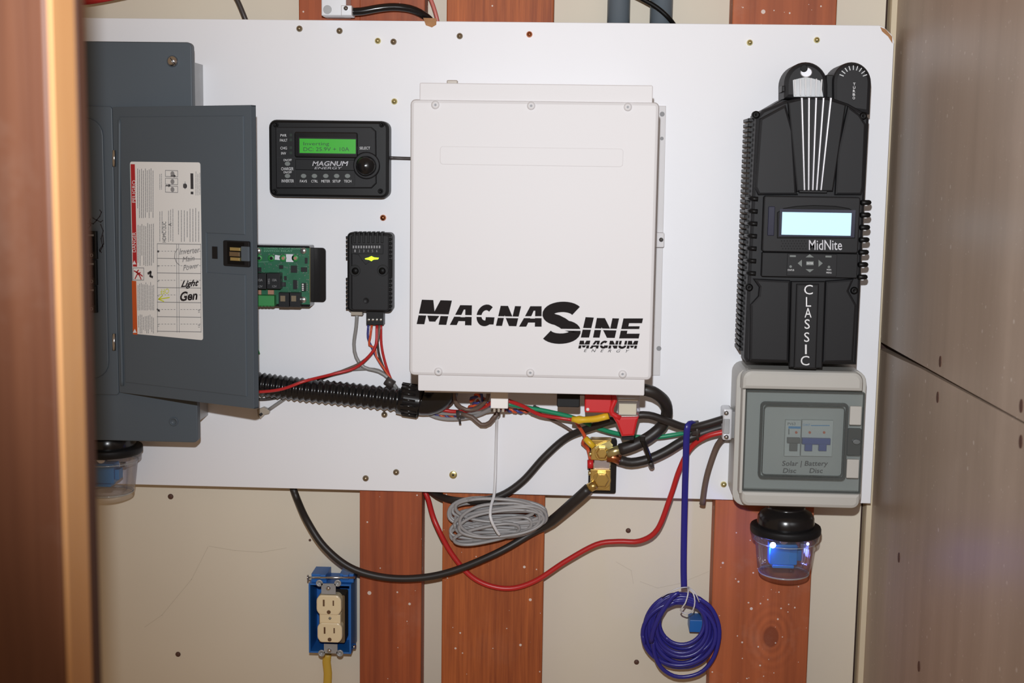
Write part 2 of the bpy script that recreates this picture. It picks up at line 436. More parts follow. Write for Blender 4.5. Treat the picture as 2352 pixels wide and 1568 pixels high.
# studs
k1 = F0.px(1770, 1462, D_ST); k2 = F0.px(1540, 1600, D_ST)
wood_mat('stud_wood', (118,50,24), (176,88,44), smear=.10, specks=.9, grain=95, seed=1.0)
wood_mat('stud_wood_straight', (130,58,20), (190,102,46), smear=.05, specks=.9, grain=210, seed=5.0)
wood_mat('stud_wood_knot', (130,62,32), (184,98,54), knots=[(k1[0], k1[1], .010)], smear=.16, specks=2.6, grain=60, seed=8.0)
def stud(name, xt0, xt1, xb0, xb1, m, label, zt=None, zb=None, d=D_ST):
    f = front(0.0); a = f.px(xt0, 20, d)[0]; b = f.px(xb0, 1350, d)[0]; c = f.px(xt1, 20, d)[0]; e = f.px(xb1, 1350, d)[0]
    o = B().prism(f, rrect((a+b)/2, zb or ZB, (c+e)/2, zt or ZT), 0.0005, d, .0015).build(name, m)
    return tag(o, label, 'stud', 'flat wooden studs behind the board')
stud('wall_stud', 830, 979, 822, 965, 'stud_wood', 'narrow reddish wall stud just right of the blue outlet box')
stud('wall_stud', 1028, 1270, 1013, 1250, 'stud_wood_straight', 'wide straight-grained wall stud behind the grey coiled cable')
stud('wall_stud', 1685, 1918, 1634, 1866, 'stud_wood_knot', 'wide knotty wall stud with paint spatter below the grey breaker box')
o = B().prism(F0, rrect(F0.px(686, 20, .037)[0], FB.px(700, 300)[1], F0.px(829, 20, .037)[0], ZT), .0005, .037, .0015).build('wood_block', 'stud_wood')
tag(o, 'short reddish wood block behind the metal clamp above the board', 'wood block')
# near board at the left
DN = 1.8-.62
wood_mat('near_face', (88,48,28), (114,70,46), smear=.10, grain=140, rough=.5, seed=11.0, wscale=(1,1,.03))
wood_mat('near_edge_lit', (198,140,86), (226,172,114), smear=.15, grain=40, rough=.6, seed=2.0)  # paler than the face: light from the right painted into the edge colour
wood_mat('near_shade', (60,30,14), (86,46,22), grain=80, seed=4.0)  # dark tone standing in for the shade beside the post
xe = P(134, 784, DN).x
nb = thing('wooden_post', (xe-.12, -DN+.02, ZB), 'out-of-focus brown wooden post with pale edge at the far left foreground', 'post')
FN = front(DN)
B().prism(FN, rrect(xe-.30, ZB, xe-.0012, ZT), -.036, 0, .0015).build('post_face', 'near_face', nb)
B().prism(FN, rrect(xe-.0012, ZB, xe+.0008, ZT), -.030, -.0012, .0006).build('post_edge', 'near_edge_lit', nb, 'pale edge with side light painted in')
B().prism(FN, rrect(xe-.06, ZB, xe-.0006, ZT), -.047, -.0362, .0006).build('shade_strip', 'near_shade', nb, 'added dark strip painting the shade behind the pale edge')  # strip added as painted shade along the far side of the post

# ------------------------------------------------------------------ white mounting board
x0 = P(60, 600, BD).x; x1 = (P(2052, 120, BD).x + P(2001, 1140, BD).x)/2
ztop = (P(300, 41, BD).z + P(1900, 58, BD).z)/2; zbot = (P(330, 1112, BD).z + P(1960, 1156, BD).z)/2
mb = thing('mounting_board', ((x0+x1)/2, -.04, zbot), 'large white painted board carrying the electrical equipment', 'board')
k = .020
B().prism(F0, [(x0, zbot), (x1, zbot), (x1, ztop-k), (x1-.003, ztop-k*.6), (x1-k*.7, ztop-.002), (x1-k, ztop), (x0, ztop)], D_ST+.0006, BD, .0008).build('panel', 'whiteboard', mb)
B().poly(FB, [(972,41), (1003,42), (1002,57), (992,63), (978,58)], -.001, .0004).build('paint_chip', 'chip', mb, 'brown bare wood chip')
B().poly(FB, [(2022,62), (2034,67), (2049,84), (2050,100), (2040,84), (2026,72)], -.001, .0004).build('paint_chip', 'chip', mb, 'brown bare corner')
scr = [(688,66,'bronze'), (780,71,'bronze'), (868,94,'pale_brass'), (904,96,'bronze'), (1056,83,'bronze'), (1216,79,'copper'), (1722,98,'pale_brass'),
       (1876,92,'pale_brass'), (906,233,'pale_brass'), (880,500,'copper'), (883,952,'bronze'), (840,1098,'bronze'), (910,1084,'bronze'), (1662,1112,'pale_brass')]
for x, y, m in scr:
    B().spin(FB, x, y, [(7.2, -.001), (7.2, .001), (6.2, .0028), (3.8, .0042), (0, .0048)], 14).build('screw', m, mb)
B().spin(FB, 1041, 1090, [(9, -.001), (9, .001), (8, .0014), (3.4, .0016)], 18).build('screw', 'pale_brass', mb)
B().spin(FB, 1041, 1090, [(2.6, .0014), (2.4, .0019), (0, .0020)], 10).build('screw_recess', 'dark_steel', mb)
B().spin(FB, 1199, 1108, [(5, -.001), (5, .002), (3.6, .006), (0, .007)], 12).build('screw', 'brass', mb)

# ------------------------------------------------------------------ breaker panel
DP = .140; FP = front(DP)
bp = thing('breaker_cabinet', P(300, 560, BD), 'dark grey sideways breaker cabinet with its door swung open', 'breaker box')
a = FB.rect(100, 147, 472, 948)
B().prism(FB, rrect(*a), .0003, DP-BD-.006, .001).build('box', 'panel_light', bp, 'bare light grey steel box behind the cover')
B().box(FP, 90, 95, 447, 1012, -.012, 0, r=.006, ch=.0015).build('cover', 'panel_grey', bp)
B().box(FP, 90, 243, 265, 905, 0, .0028, r=.004, ch=.0012).build('door_frame', 'panel_grey', bp)
B().box(FP, 90, 270, 243, 868, .0028, .0050, r=.022, ch=.0016).build('dead_front', 'panel_grey', bp)
FD = front(DP+.005)
for i, (ya, yb) in enumerate(((530,594), (596,654), (656,717))):
    br = B().box(FD, 120, ya, 221, yb, 0, .006, ch=.001).build('breaker', 'black', bp)
    B().box(FD, 192, ya+14, 212, yb-16, .006, .010, ch=.001).build('breaker_toggle', 'deep_black', br)
    B().box(FD, 197, ya+8, 215, ya+12, .006, .0062).text(FD, '20', (198, yb-12, 214, yb-4), .0063).build('marking', 'print_grey', br)
hw = B()
for s in ([(229,482),(233,487),(229,497),(222,505),(231,510),(236,506)], [(213,500),(222,506),(214,514),(206,511),(207,503)], [(231,515),(237,530),(232,548),(236,566),(229,578)],
          [(236,540),(238,560),(228,574),(233,580)], [(201,512),(209,516),(203,524),(196,518)]):
    hw.stroke(FP, s, 2.2, .0052)
hw.build('handwriting', 'marker', bp)
# screws of the cover
B().spin(FP, 397, 141, [(13, 0), (13, .002), (10.5, .0045), (6, .0062), (0, .0068)], 20).build('screw', 'steel', bp)
B().stroke(FP, [(391,133), (403,149)], 2, .0072).build('screw_slot', 'dark_steel', bp)
B().spin(FP, 399, 968, [(10, 0), (10, .0012), (8.5, .0016), (7.6, .0016), (7.4, .0002), (0, .0002)], 20).build('knockout', 'panel_grey', bp)
# the open door
hx = FP.px(266, 575, .004)[0]
ang = math.radians(25.5)
FDr = Fr((hx, -DP-.004, CAM.z), (math.cos(ang), -math.sin(ang), 0), (0, 0, 1))
uR = FDr.px(580, 590)[0]
vT = (FDr.px(300, 246)[1] + FDr.px(570, 240)[1])/2; vB = (FDr.px(300, 906)[1] + FDr.px(570, 935)[1])/2
dr = B().prism(FDr, rrect(0, vB, uR, vT, .0015, 2), -.0012, 0, .0004).build('door', 'panel_grey', bp)
B().prism(FDr, rrect(0.002, vB, uR, vB+.0015), -.009, -.001).prism(FDr, rrect(0.002, vT-.0015, uR, vT), -.009, -.001).prism(FDr, rrect(uR-.0015, vB, uR, vT), -.009, -.001).build('rim', 'panel_grey', dr)
q0 = FDr.px(283, 270); q1 = FDr.px(563, 262); q2 = FDr.px(563, 905); 
# raised inner field of the door with the notch for the latch
uA, uB_ = FDr.px(282, 575)[0], FDr.px(564, 575)[0]; vA = FDr.px(420, 893)[1]; vC = FDr.px(420, 267)[1]
n0 = FDr.px(476, 575)[0]; nv1 = FDr.px(520, 537)[1]; nv0 = FDr.px(520, 628)[1]
B().prism(FDr, [(uA, vA), (uB_, vA), (uB_, nv0), (n0, nv0), (n0, nv1), (uB_, nv1), (uB_, vC), (uA, vC)], 0, .0013, .0010).build('field', 'panel_grey', dr)
B().tube([FDr.pt(*FDr.px(276, 275), .001), FDr.pt(*FDr.px(276, 560), .001), FDr.pt(*FDr.px(282, 885), .001)], .0022, n=10).build('rolled_edge', 'panel_grey', dr)
for ya, yb in ((345,382), (766,804)):
    B().tube([P(262, ya, DP+.008), P(262, yb, DP+.008)], .0022, raw=True, n=12).build('hinge', 'steel', bp)
# latch
lt = B().box(FDr, 512, 553, 572, 612, 0, .003, r=.002, ch=.001).build('latch', 'charcoal_dark', dr)
B().box(FDr, 522, 556, 560, 607, .003, .0035).build('latch_recess', 'deep_black', dr)
B().box(FDr, 527, 568, 551, 576, .0035, .006, ch=.001).box(FDr, 528, 591, 550, 599, .0035, .006, ch=.001).build('latch_contact', 'pale_brass', dr)
B().box(FDr, 526, 578, 550, 589, .0035, .005, ch=.001).build('latch_bar', 'bronze', dr)
B().box(FDr, 553, 566, 571, 600, .003, .0055, r=.001, ch=.001).build('latch_tab', 'panel_grey', dr)
B().box(FDr, 487, 566, 499, 594, .0002, .0007).build('latch_slot', 'charcoal_dark', dr)
# warning label (turned on its side)
wl = .0016
B().prism(FDr, rrect(FDr.px(303, 575, wl)[0], FDr.px(380, 773, wl)[1], FDr.px(463, 575, wl)[0], FDr.px(380, 372, wl)[1], .003), .0011, wl).build('warning_label', 'paper', dr, 'white label printed sideways')
def ly(y, x): return y
B().box(FDr, 302.5, 377, 312, 612, wl, wl+.0002).build('danger_band', 'print_red', dr)
B().box(FDr, 304, 645, 314, 768, wl, wl+.0002).build('warning_band', 'print_orange', dr)
w2 = wl+.0003
B().text(FDr, 'PELIGRO', (303.5,414,311.5,465), w2, rot=90).text(FDr, 'DANGER', (304,533,312,579), w2, rot=90)\
   .poly(FDr, [(304,607), (313,607), (308.5,598)], w2-.0001, w2).poly(FDr, [(305,764), (314,764), (309.5,755)], w2-.0001, w2).build('band_lettering', 'white_print', dr)
fp = B()
def fine(xa, xb, ya, yb, dx, lw, gap=.12):
    x = xa
    while x <= xb:
        y = ya + R.random()*8
        ye = yb - (R.random()*.3*(yb-ya) if R.random() < gap*3 else 0)
        while y < ye:
            l = 3 + R.random()*9; l = min(l, ye-y)
            if l > 1: fp.stroke(FDr, [(x, y), (x, y+l)], lw, w2)
            y += l + 1.6
        x += dx
fine(316, 353, 385, 500, 4.4, 1.3); fine(317, 354, 512, 610, 4.4, 1.3); fine(317, 355, 648, 712, 3.6, 1.1, .02); fine(318, 356, 722, 765, 3.8, 1.1)
fine(367, 373, 397, 440, 4, 1.0); fine(367, 374, 480, 555, 5, 1.1); fine(387, 400, 480, 555, 5, 1.1); fine(410, 458, 478, 555, 6.6, 1.3); fine(450, 461, 392, 448, 4.5, 1.0)
fine(421, 426, 414, 435, 4, 1.1)
for xa in (361, 405.5, 410.5, 461): fp.stroke(FDr, [(xa, 560), (xa+1, 763)], .9, w2)
for i in range(7):
    y = 559.5 + i*33.5; fp.stroke(FDr, [(361, y), (461, y+1.5)], 1.1, w2)
    if i < 6:
        for xs in list(range(364, 402, 7)) + list(range(415, 458, 7)): fp.stroke(FDr, [(xs, y+17), (xs+3.4, y+17.1)], .8, w2)
for yy in (400, 418, 436):
    fp.stroke(FDr, [(380, yy-9), (408, yy-8), (408, yy+6), (380, yy+5), (380, yy-9)], 1.0, w2)
    fp.cyl(FDr, 396, yy-1, 4.5, w2-.0001, w2, n=10)
fp.stroke(FDr, [(306,615),(330,615),(330,643),(306,643),(306,615)], 1, w2)
fp.build('fine_print', 'print_grey', dr)
dk = B().text(FDr, 'HDMC12UC', (373,509,381.5,556), w2, rot=90).text(FDr, 'A', (387,512,394,519), w2, rot=90)
dk.box(FDr, 437.5, 398, 444, 434, w2-.0001, w2).box(FDr, 438, 440, 444, 446, w2-.0001, w2).cyl(FDr, 425, 427, 4.5, w2-.0001, w2, n=12)
for yy, xs in ((404, 392), (426, 380)): dk.poly(FDr, [(xs,yy-1), (xs+7,yy-1), (xs+7,yy-4), (xs+12,yy), (xs+7,yy+4), (xs+7,yy+1), (xs,yy+1)], w2-.0001, w2)
dk.stroke(FDr, [(340,628), (346,624), (345,634), (350,636)], 4, w2).stroke(FDr, [(361,710), (366,714)], 3, w2)
for n_, yy in (('1',577), ('3',611), ('5',645), ('7',679), ('9',713), ('11',747)): dk.text(FDr, n_, (361.5, yy-2, 365, yy+2.5), w2, rot=90)
for n_, yy in (('10',714), ('12',748)): dk.text(FDr, n_, (455, yy-3, 459, yy+3.5), w2, rot=90)
dk.build('dark_print', 'print_dark', dr)
rd = B()
for s in ([(308,622),(314,625),(318,620)], [(312,624),(320,632),(324,641)], [(314,624),(327,634)], [(310,640),(315,630),(322,626)]): rd.stroke(FDr, s, 2.0, w2)
rd.build('hazard_symbol', 'print_red', dr)
hw = B().text(FDr, 'Light', [(415,664),(456,661),(457,641),(417,645)], w2, shear=.35, bold=.03).text(FDr, 'Gen', [(414,692),(455,688),(452,667),(413,670)], w2, shear=.3, bold=.03)
hw.build('marker_note', 'marker', dr)
hw = B().text(FDr, 'Inverter', [(412,585),(460,580),(458,566),(411,571)], w2, shear=.3).text(FDr, 'Main', [(419,602),(447,598),(446,586),(418,590)], w2, shear=.3).text(FDr, 'Power', [(421,622),(457,614),(456,603),(420,609)], w2, shear=.3)
hw.stroke(FDr, [(408,571),(402,580),(401,592),(405,602),(412,609)], 1.1, w2).build('pencil_note', 'pencil', dr)
hw = B().text(FDr, 'OFF', [(388,662),(368,664),(368,676),(388,674)], w2).stroke(FDr, [(389,683),(364,687)], 1.8, w2).stroke(FDr, [(373,679),(364,687),(376,692)], 1.8, w2)
hw.build('yellow_note', 'yellow_ink', dr)

# ------------------------------------------------------------------ surge arresters
def arrester(px, ytop, d, lit, label, cat='surge arrester'):
    c = P(px, ytop, d); t = thing('surge_arrester', c, label, cat, 'surge arresters hanging under the boxes')
    B().lathe(c, [(.024, .004), (.026, .0), (.033, -.004), (.0365, -.010), (.0375, -.018), (.0372, -.026), (.036, -.030)]).build('base_dome', 'black_satin', t)
    B().lathe(c, [(.036, -.0225), (.0455, -.0225), (.0462, -.0245), (.0462, -.0300), (.0445, -.0325), (.040, -.034)]).build('flange', 'charcoal_dark', t)
    B().lathe(c, [(.0445, -.0325), (.0440, -.040), (.0395, -.0425), (.0385, -.048), (.0350, -.078), (.0325, -.086), (.027, -.0895), (0.0005, -.0905)], cap=False).build('cup', 'clear', t)
    B().lathe(c, [(.0395, -.0425), (.0402, -.0420), (.0402, -.0432), (.0392, -.0436)], cap=False).build('cup_rim', 'clear_milky', t)
    B().lathe(c, [(.0325, -.0855), (.0335, -.0848), (.0328, -.087), (.031, -.0878)], cap=False).build('cup_foot', 'clear_milky', t)
    f = Fr((c.x, c.y-.012, c.z), (1, 0, 0), (0, 0, 1))
    m = B().prism(f, rrect(-.022, -.071, .014, -.044, .002), -.016, .006, .001).build('module', 'arrester_blue', t)
    B().prism(f, rrect(.014, -.066, .020, -.052, .001), -.012, .003, .001).build('module_tab', 'arrester_blue', m)
    B().prism(f, rrect(-.018, -.075, .010, -.071, .001), -.012, .008, .001).build('module_lip', 'arrester_blue', m)
    B().prism(f, circle(-.004, -.039, .006, 14), -.004, .004, .001).build('threaded_post', 'steel', t)
    B().prism(f, rrect(.019, -.050, .026, -.044), -.01, -.004, .0005).build('spark_plate', 'dull_steel', t)
    if lit:
        for (u, v, r) in ((-.0190, -.0435, .0042), (.026, -.0405, .0020)):
            s = B(); q = f.pt(u, v, .010); s.lathe(q, [(.0003, r), (r*.7, r*.7), (r, 0), (r*.7, -r*.7), (.0003, -r)], 12); s.build('led', 'led_blue', t, 'lit blue indicator')
        l = bpy.data.lights.new('arrester_glow', 'POINT'); l.color = (.16, .2, 1.0); l.energy = .085; l.shadow_soft_size = .003
        lo = bpy.data.objects.new('arrester_glow', l); scene.collection.objects.link(lo); lo.location = f.pt(-.0265, -.050, .006)
    return t
arrester(1806, 1168, .100, True, 'clear surge arrester glowing blue under the light grey breaker box')
arrester(246, 985, .092, False, 'unlit clear surge arrester with blue module under the dark grey panel')

# ------------------------------------------------------------------ remote display
FQ = front(.082); rc = thing('remote_display', P(755, 365, BD), 'black remote display with green screen and round knob', 'control panel')
B().box(FQ, 617, 276, 893, 454, -.0318, -.008, r=.010, ch=.004).build('frame', 'black', rc)
B().poly(FQ, [(632,291), (852,291), (863,301), (864,421), (853,432), (634,432)], -.008, -.002, .0015).build('face', 'charcoal', rc)
FQ2 = front(.080)
B().box(FQ2, 637, 299, 673, 360, 0, .0004, r=.0006).box(FQ2, 637, 363, 676, 427, 0, .0006, r=.001).build('side_field', 'charcoal_dark', rc)
B().box(FQ2, 676, 303, 821, 362, 0, .006, r=.003, ch=.0015).build('screen_bezel', 'black_satin', rc)
B().box(FQ2, 686, 316, 819, 355, .006, .0064, r=.001).build('screen_edge', 'charcoal_dark', rc)
B().box(FQ2, 688, 319, 817, 352, .0064, .0068).build('screen', 'lcd_green', rc)
B().text(FQ2, 'Inverting', (697,326,756,336), .0070).text(FQ2, 'DC: 25.9V + 10A', (697,338,802,347), .0070).build('screen_text', 'lcd_ink', rc)
B().box(FQ2, 678, 366, 814, 391, 0, .0025, r=.001, ch=.0008).build('nameplate', 'charcoal_dark', rc)
B().text(FQ2, 'MAGNUM', (717,370,800,381), .0027, shear=.2, bold=.02).text(FQ2, 'ENERGY', (722,383,786,388.5), .0027, shear=.2).build('nameplate_lettering', 'silver_print', rc)
B().box(FQ2, 680, 394, 815, 426, 0, .0012, r=.001).build('button_strip', 'charcoal_dark', rc)
for x, y in ((660,376), (660,404), (697,404), (722,404), (748,404), (773,404), (798,404)):
    B().cyl(FQ2, x, y, 6.6, .0006, .0022, .0006, 16, ry=5.2).build('button', 'grey_button', rc)
L_ = B()
for s, b in (('PWR',(644,308,658,314)), ('FAULT',(643,319,660,325)), ('CHG',(644,337,659,343)), ('INV',(646,349,657,355)), ('ON/OFF',(651,365,670,370)), ('CHARGER',(646,384,674,391)),
             ('ON/OFF',(651,393,670,398)), ('INVERTER',(647,412,675,419)), ('FAVS',(689,413,705,419)), ('CTRL',(715,413,730,419)), ('METER',(738,413,758,419)), ('SETUP',(764,413,782,419)),
             ('TECH',(790,413,807,419)), ('SELECT',(826,337,850,343))): L_.text(FQ2, s, b, .0014)
L_.build('lettering', 'white_print', rc)
for x, y in ((668,310), (668,321), (668,339), (668,351)): B().box(FQ2, x-3, y-3, x+3, y+3, .0004, .0008).build('indicator', 'led_off', rc)
B().spin(FQ2, 842, 380, [(31, 0), (31, .002), (29, .0032), (27, .0032)], 28).build('knob_ring', 'charcoal', rc)
B().spin(FQ2, 843, 381, [(23, .003), (22.5, .012), (21, .016), (17, .0195), (10, .0215), (0, .0225)], 28).build('knob', 'black_satin', rc)
for x, y in ((875,286), (872,439), (631,286), (628,440)):
    B().spin(FQ, x, y, [(6, -.009), (6, -.0062), (4, -.0058), (3.2, -.0068), (0, -.0068)], 12).build('screw', 'deep_black', rc)
wire('remote_cable', [(892,362,.06), (915,363,.056), (945,364,.056), (990,366,.056)], .0022, 'dark_wire', 'short thin dark cable between the remote display and the white inverter')

# ------------------------------------------------------------------ relay circuit board
FC = front(.088); pc = thing('relay_circuit_board', P(650, 632, BD), 'green relay circuit board on a black plate beside the open panel door', 'circuit board')
B().box(FB, 500, 567, 748, 692, .0003, .004, r=.005, ch=.001).build('mounting_plate', 'black_satin', pc)
B().box(FC, 500, 563, 712, 703, -.0375+.0045, -.0045, r=.002, ch=.0005).build('tray', 'black_satin', pc)
B().box(FC, 500, 568, 711, 697, -.0044, 0).build('board', 'pcb', pc)
B().poly(FC, [(711,568), (711.6,568), (711.6,696), (711,696)], -.004, 0).build('board_edge', 'pcb_edge', pc)
for x, y in ((697,576), (697,688), (593,576)):
    B().spin(FC, x, y, [(7.5, 0), (7.5, .0016), (5, .0026), (0, .0028)], 12).build('mounting_screw', 'solder', pc)
    B().cyl(FC, x+10, y, 4, -.03, -.0046).build('standoff', 'brass', pc)
for x in (595, 623, 650, 678):
    B().spin(FC, x, 592.5, [(8, 0), (8, .0004), (5, .0004), (4.6, .0005), (0, .0005)], 16).build('test_hole', 'terminal_green', pc)
    B().cyl(FC, x, 593, 3.6, 0, .0007).build('hole', 'deep_black' if x < 640 else 'resistor', pc)
for i, b in enumerate(((580-24,627,611,664), (612,627,643.5,664))):
    rl = B().box(FC, *b, 0, .015, r=.0008, ch=.0008).build('relay', 'chip_black', pc)
    B().text(FC, 'RELAY'[:0] or 'OEG', (b[2]-28, 640, b[2]-24, 652), .0152, rot=90).text(FC, '12V', (b[2]-18, 655, b[2]-8, 660), .0152).text(FC, '10A', (b[2]-18, 640, b[2]-8, 646), .0152).build('marking', 'print_grey', rl)
B().box(FC, 556, 678, 630, 702, -.002, .012, ch=.0008).build('terminal_block', 'terminal_green', pc)
for i in range(7): B().box(FC, 574+i*8, 700, 580+i*8, 704, -.002, .010, ch=.0005).build('terminal_lip', 'terminal_green', pc)
for x in (640, 665):
    jk = B().box(FC, x, 672, x+24, 705, -.002, .012, ch=.0006).build('phone_jack', 'chip_black', pc)
    B().box(FC, x+4, 679, x+15, 692, .012, .0122).build('jack_contacts', 'bronze', jk)
for b, h in (((668,610,682,626),.0015), ((691,614,705,624),.0018), ((641,609,650,617),.002), ((673,643,682,664),.0015), ((648,648,656,658),.002), ((652,634,658,643),.002), ((590,614,600,624),.002), ((700,592,706,605),.0018)):
    B().box(FC, *b, 0, h, ch=.0002).build('component', 'chip_black', pc)
dp = B().box(FC, 692, 650, 702, 669, 0, .0025, ch=.0003).build('dip_switch', 'chip_black', pc)
for i in range(4): B().box(FC, 693.5, 651.5+i*4.4, 697.5, 654+i*4.4, .0025, .0029).build('slider', 'white_plastic', dp)
for b in ((588,666,600,676), (615,666,629,676)):
    B().box(FC, *b, 0, .002, ch=.0003).build('fuse_chip', 'resistor', pc)
B().prism(FC, [FC.px(*q) for q in ((632,585), (644,587), (643,597), (631,596))], 0, .0004).build('sticker', 'sticker', pc)
B().box(FC, 657, 583.5, 674, 601.5, 0, .0004, r=.0008).build('sticker', 'sticker', pc)
sd = B()
for _ in range(150):
    x, y = R.uniform(582, 708), R.uniform(582, 676)
    if (y > 625 and x < 648) or (584 < y < 602 and x < 685): continue
    sd.box(FC, x, y, x+R.choice((1.2, 2)), y+R.choice((1.2, 2)), 0, .0006)
for i in range(5): sd.box(FC, 664, 610+i*4, 667, 611.2+i*4, 0, .0006).box(FC, 683, 610+i*4, 685, 611.2+i*4, 0, .0006)
for i in range(9): sd.box(FC, 683, 645+i*2, 685, 646+i*2, 0, .0005)
for i in range(4): sd.box(FC, 704, 651.5+i*4.4, 707, 654+i*4.4, 0, .0008)
for x in (591, 599, 618, 628, 646, 655, 674, 683): sd.cyl(FC, x, 584, 1.6, 0, .0006, n=8)
so = sd.build('solder_points', 'solder', pc); so['kind'] = 'stuff'
B().text(FC, 'CONTROL CIRCUIT BOARD', (606,569,692,572.5), .0003).text(FC, 'SWITCH RELAY', (606,574.5,672,578), .0003).stroke(FC, [(645,626),(645,664)], .8, .0003).stroke(FC, [(582,602),(616,601)], .7, .0003).build('silkscreen', 'pcb_trace', pc)
gc = B().poly(front(.062), [(540,770), (583,777), (597,812), (560,830)], -.0016, 0).build('circuit_card', 'terminal_green'); tag(gc, 'small green card corner peeking from behind the open panel door', 'circuit card')

# ------------------------------------------------------------------ battery monitor
FM = front(.080); bm_ = thing('battery_monitor', P(850, 625, BD), 'small black ribbed battery monitor with lit green indicator', 'monitor')
B().box(FM, 797, 534, 901, 717, -.0297, -.006, r=.006, ch=.003).build('case', 'black', bm_)
B().box(FM, 806, 538, 894, 714, -.006, 0, r=.004, ch=.002).build('lid', 'charcoal', bm_)
for i in range(18):
    y = 545+i*9.6
    if 598 < y < 640: continue
    B().box(FM, 794, y-2.4, 800, y+2.4, -.022, -.004, ch=.0006).build('rib', 'black', bm_)
    B().box(FM, 891, y-2.4, 899, y+2.4, -.022, -.001, ch=.0006).build('rib', 'black', bm_)
for i in range(7): B().box(FM, 812+i*10.5, 532, 817+i*10.5, 558, -.012, .0012, ch=.0006).build('rib', 'black', bm_)
B().box(FM, 807, 561, 880, 583, 0, .0012, r=.001, ch=.0004).build('label_field', 'charcoal_dark', bm_)
L_ = B()
for i in range(6):
    L_.text(FM, '%d' % (i+1), (814+i*10, 573, 817+i*10, 579), .0014)
for i in range(11): L_.box(FM, 810+i*6, 564, 813.5+i*6, 570, .0012, .0014)
L_.build('lettering', 'print_grey', bm_)
for x, s in ((815,1), (879,-1)):
    B().cyl(FM, x, 621, 13, -.003, .0004, .0004).build('notch_rim', 'black', bm_)
    B().spin(FM, x+1*s, 622, [(8, .0004), (8, .001), (5.5, .0022), (0, .0026)], 14).build('screw', 'deep_black', bm_)
B().poly(FM, [(838,593.5), (847,591), (853,588), (859,591), (870,592), (868,595.5), (858,596), (853,599.5), (847,596.5), (839,595.5)], .0, .0008).build('indicator', 'led_green', bm_, 'lit yellow-green indicator')
B().spin(FM, 841, 690, [(7, 0), (7, .0003), (6, .0004), (5.4, .0001), (0, .0001)], 18).build('dimple', 'charcoal_dark', bm_)
B().stroke(FM, [(808,582),(824,585),(832,598),(840,607),(848,601)], 1.4, .0004).build('groove', 'deep_black', bm_)
tb = B().box(FM, 841, 716, 880, 746, -.026, -.008, ch=.0006).build('terminal_block', 'black', bm_)
for i in range(4): B().spin(FM, 845+i*9.2, 735.5, [(3.6, -.008), (3.6, -.0072), (2, -.0066), (0, -.0066)], 10).build('terminal_screw', 'solder', tb)
B().box(FM, 806, 716, 832, 724, -.024, -.010, ch=.0006).build('phone_jack', 'plug', bm_)
# its wires
wire('phone_cable', [(820,720,.064), (818,750,.062), (813,790,.060), (818,820,.060), (836,843,.060), (870,853,.060), (892,868,.060), (912,892,.060)], .0025, 'grey_wire', 'grey phone cable leaving the small black battery monitor')
wire('sensor_wire', [(846,745,.064), (845,775,.062), (853,795,.060), (862,815,.060), (880,845,.058), (906,880,.058)], .0016, 'blue_wire', 'thin slate-blue wire dropping from the battery monitor terminals')
wire('sensor_wire', [(854,745,.064), (850,775,.064), (848,792,.062), (862,800,.060), (864,818,.061), (890,858,.059), (908,884,.058)], .0016, 'orange_wire', 'thin orange wire dropping from the battery monitor terminals')
wire('sensor_wire', [(865,745,.064), (867,785,.064), (872,820,.060), (890,862,.058), (910,888,.058)], .0017, 'dark_wire', 'thin dark wire between the orange and red monitor wires')
wire('sensor_wire', [(875,745,.064), (876,790,.062), (884,830,.060), (897,868,.058), (912,890,.058)], .0018, 'red_wire', 'thin red wire dropping straight from the battery monitor')
wire('sensor_wire', [(866,745,.064), (864,790,.067), (850,815,.067), (815,845,.064), (760,860,.070), (700,875,.092), (640,895,.094), (560,902,.094)], .0021, 'red_wire', 'red wire running left across the ribbed black conduit')
wire('sensor_wire', [(872,745,.064), (868,780,.066), (855,808,.065), (830,832,.063), (790,850,.062), (740,868,.060), (715,876,.058)], .0019, 'brown_cable', 'brown wire twisted along the red wire above the conduit')
wire('sensor_wire', [(905,880,.057), (870,850,.058), (815,848,.0575), (770,856,.057), (735,872,.056)], .0019, 'grey_wire', 'grey wire arching above the ribbed conduit towards the panel')
o = B().tube(W([(886,872,.062), (904,884,.062)]), .006, n=10, raw=True).build('cable_tie', 'dark_wire'); tag(o, 'dark tie bunching wires above the conduit elbow', 'cable tie')
ph = thing('phone_plug_lead', P(605, 948, .055), 'grey lead ending in a clear phone plug below the conduit', 'cable')
B().tube(W([(685,893,.056), (650,918,.056), (618,940,.056)]), .0024).build('lead', 'grey_wire', ph)
B().poly(front(.060), [(590,941), (604,935), (611,938), (619,943), (617,950), (608,952), (598,962), (592,956)], -.008, 0, .0008).build('plug', 'plug', ph)
B().poly(front(.061), [(594,952), (599,956), (604,951), (600,947)], -.0012, .0).build('plug_contacts', 'dark_steel', ph)

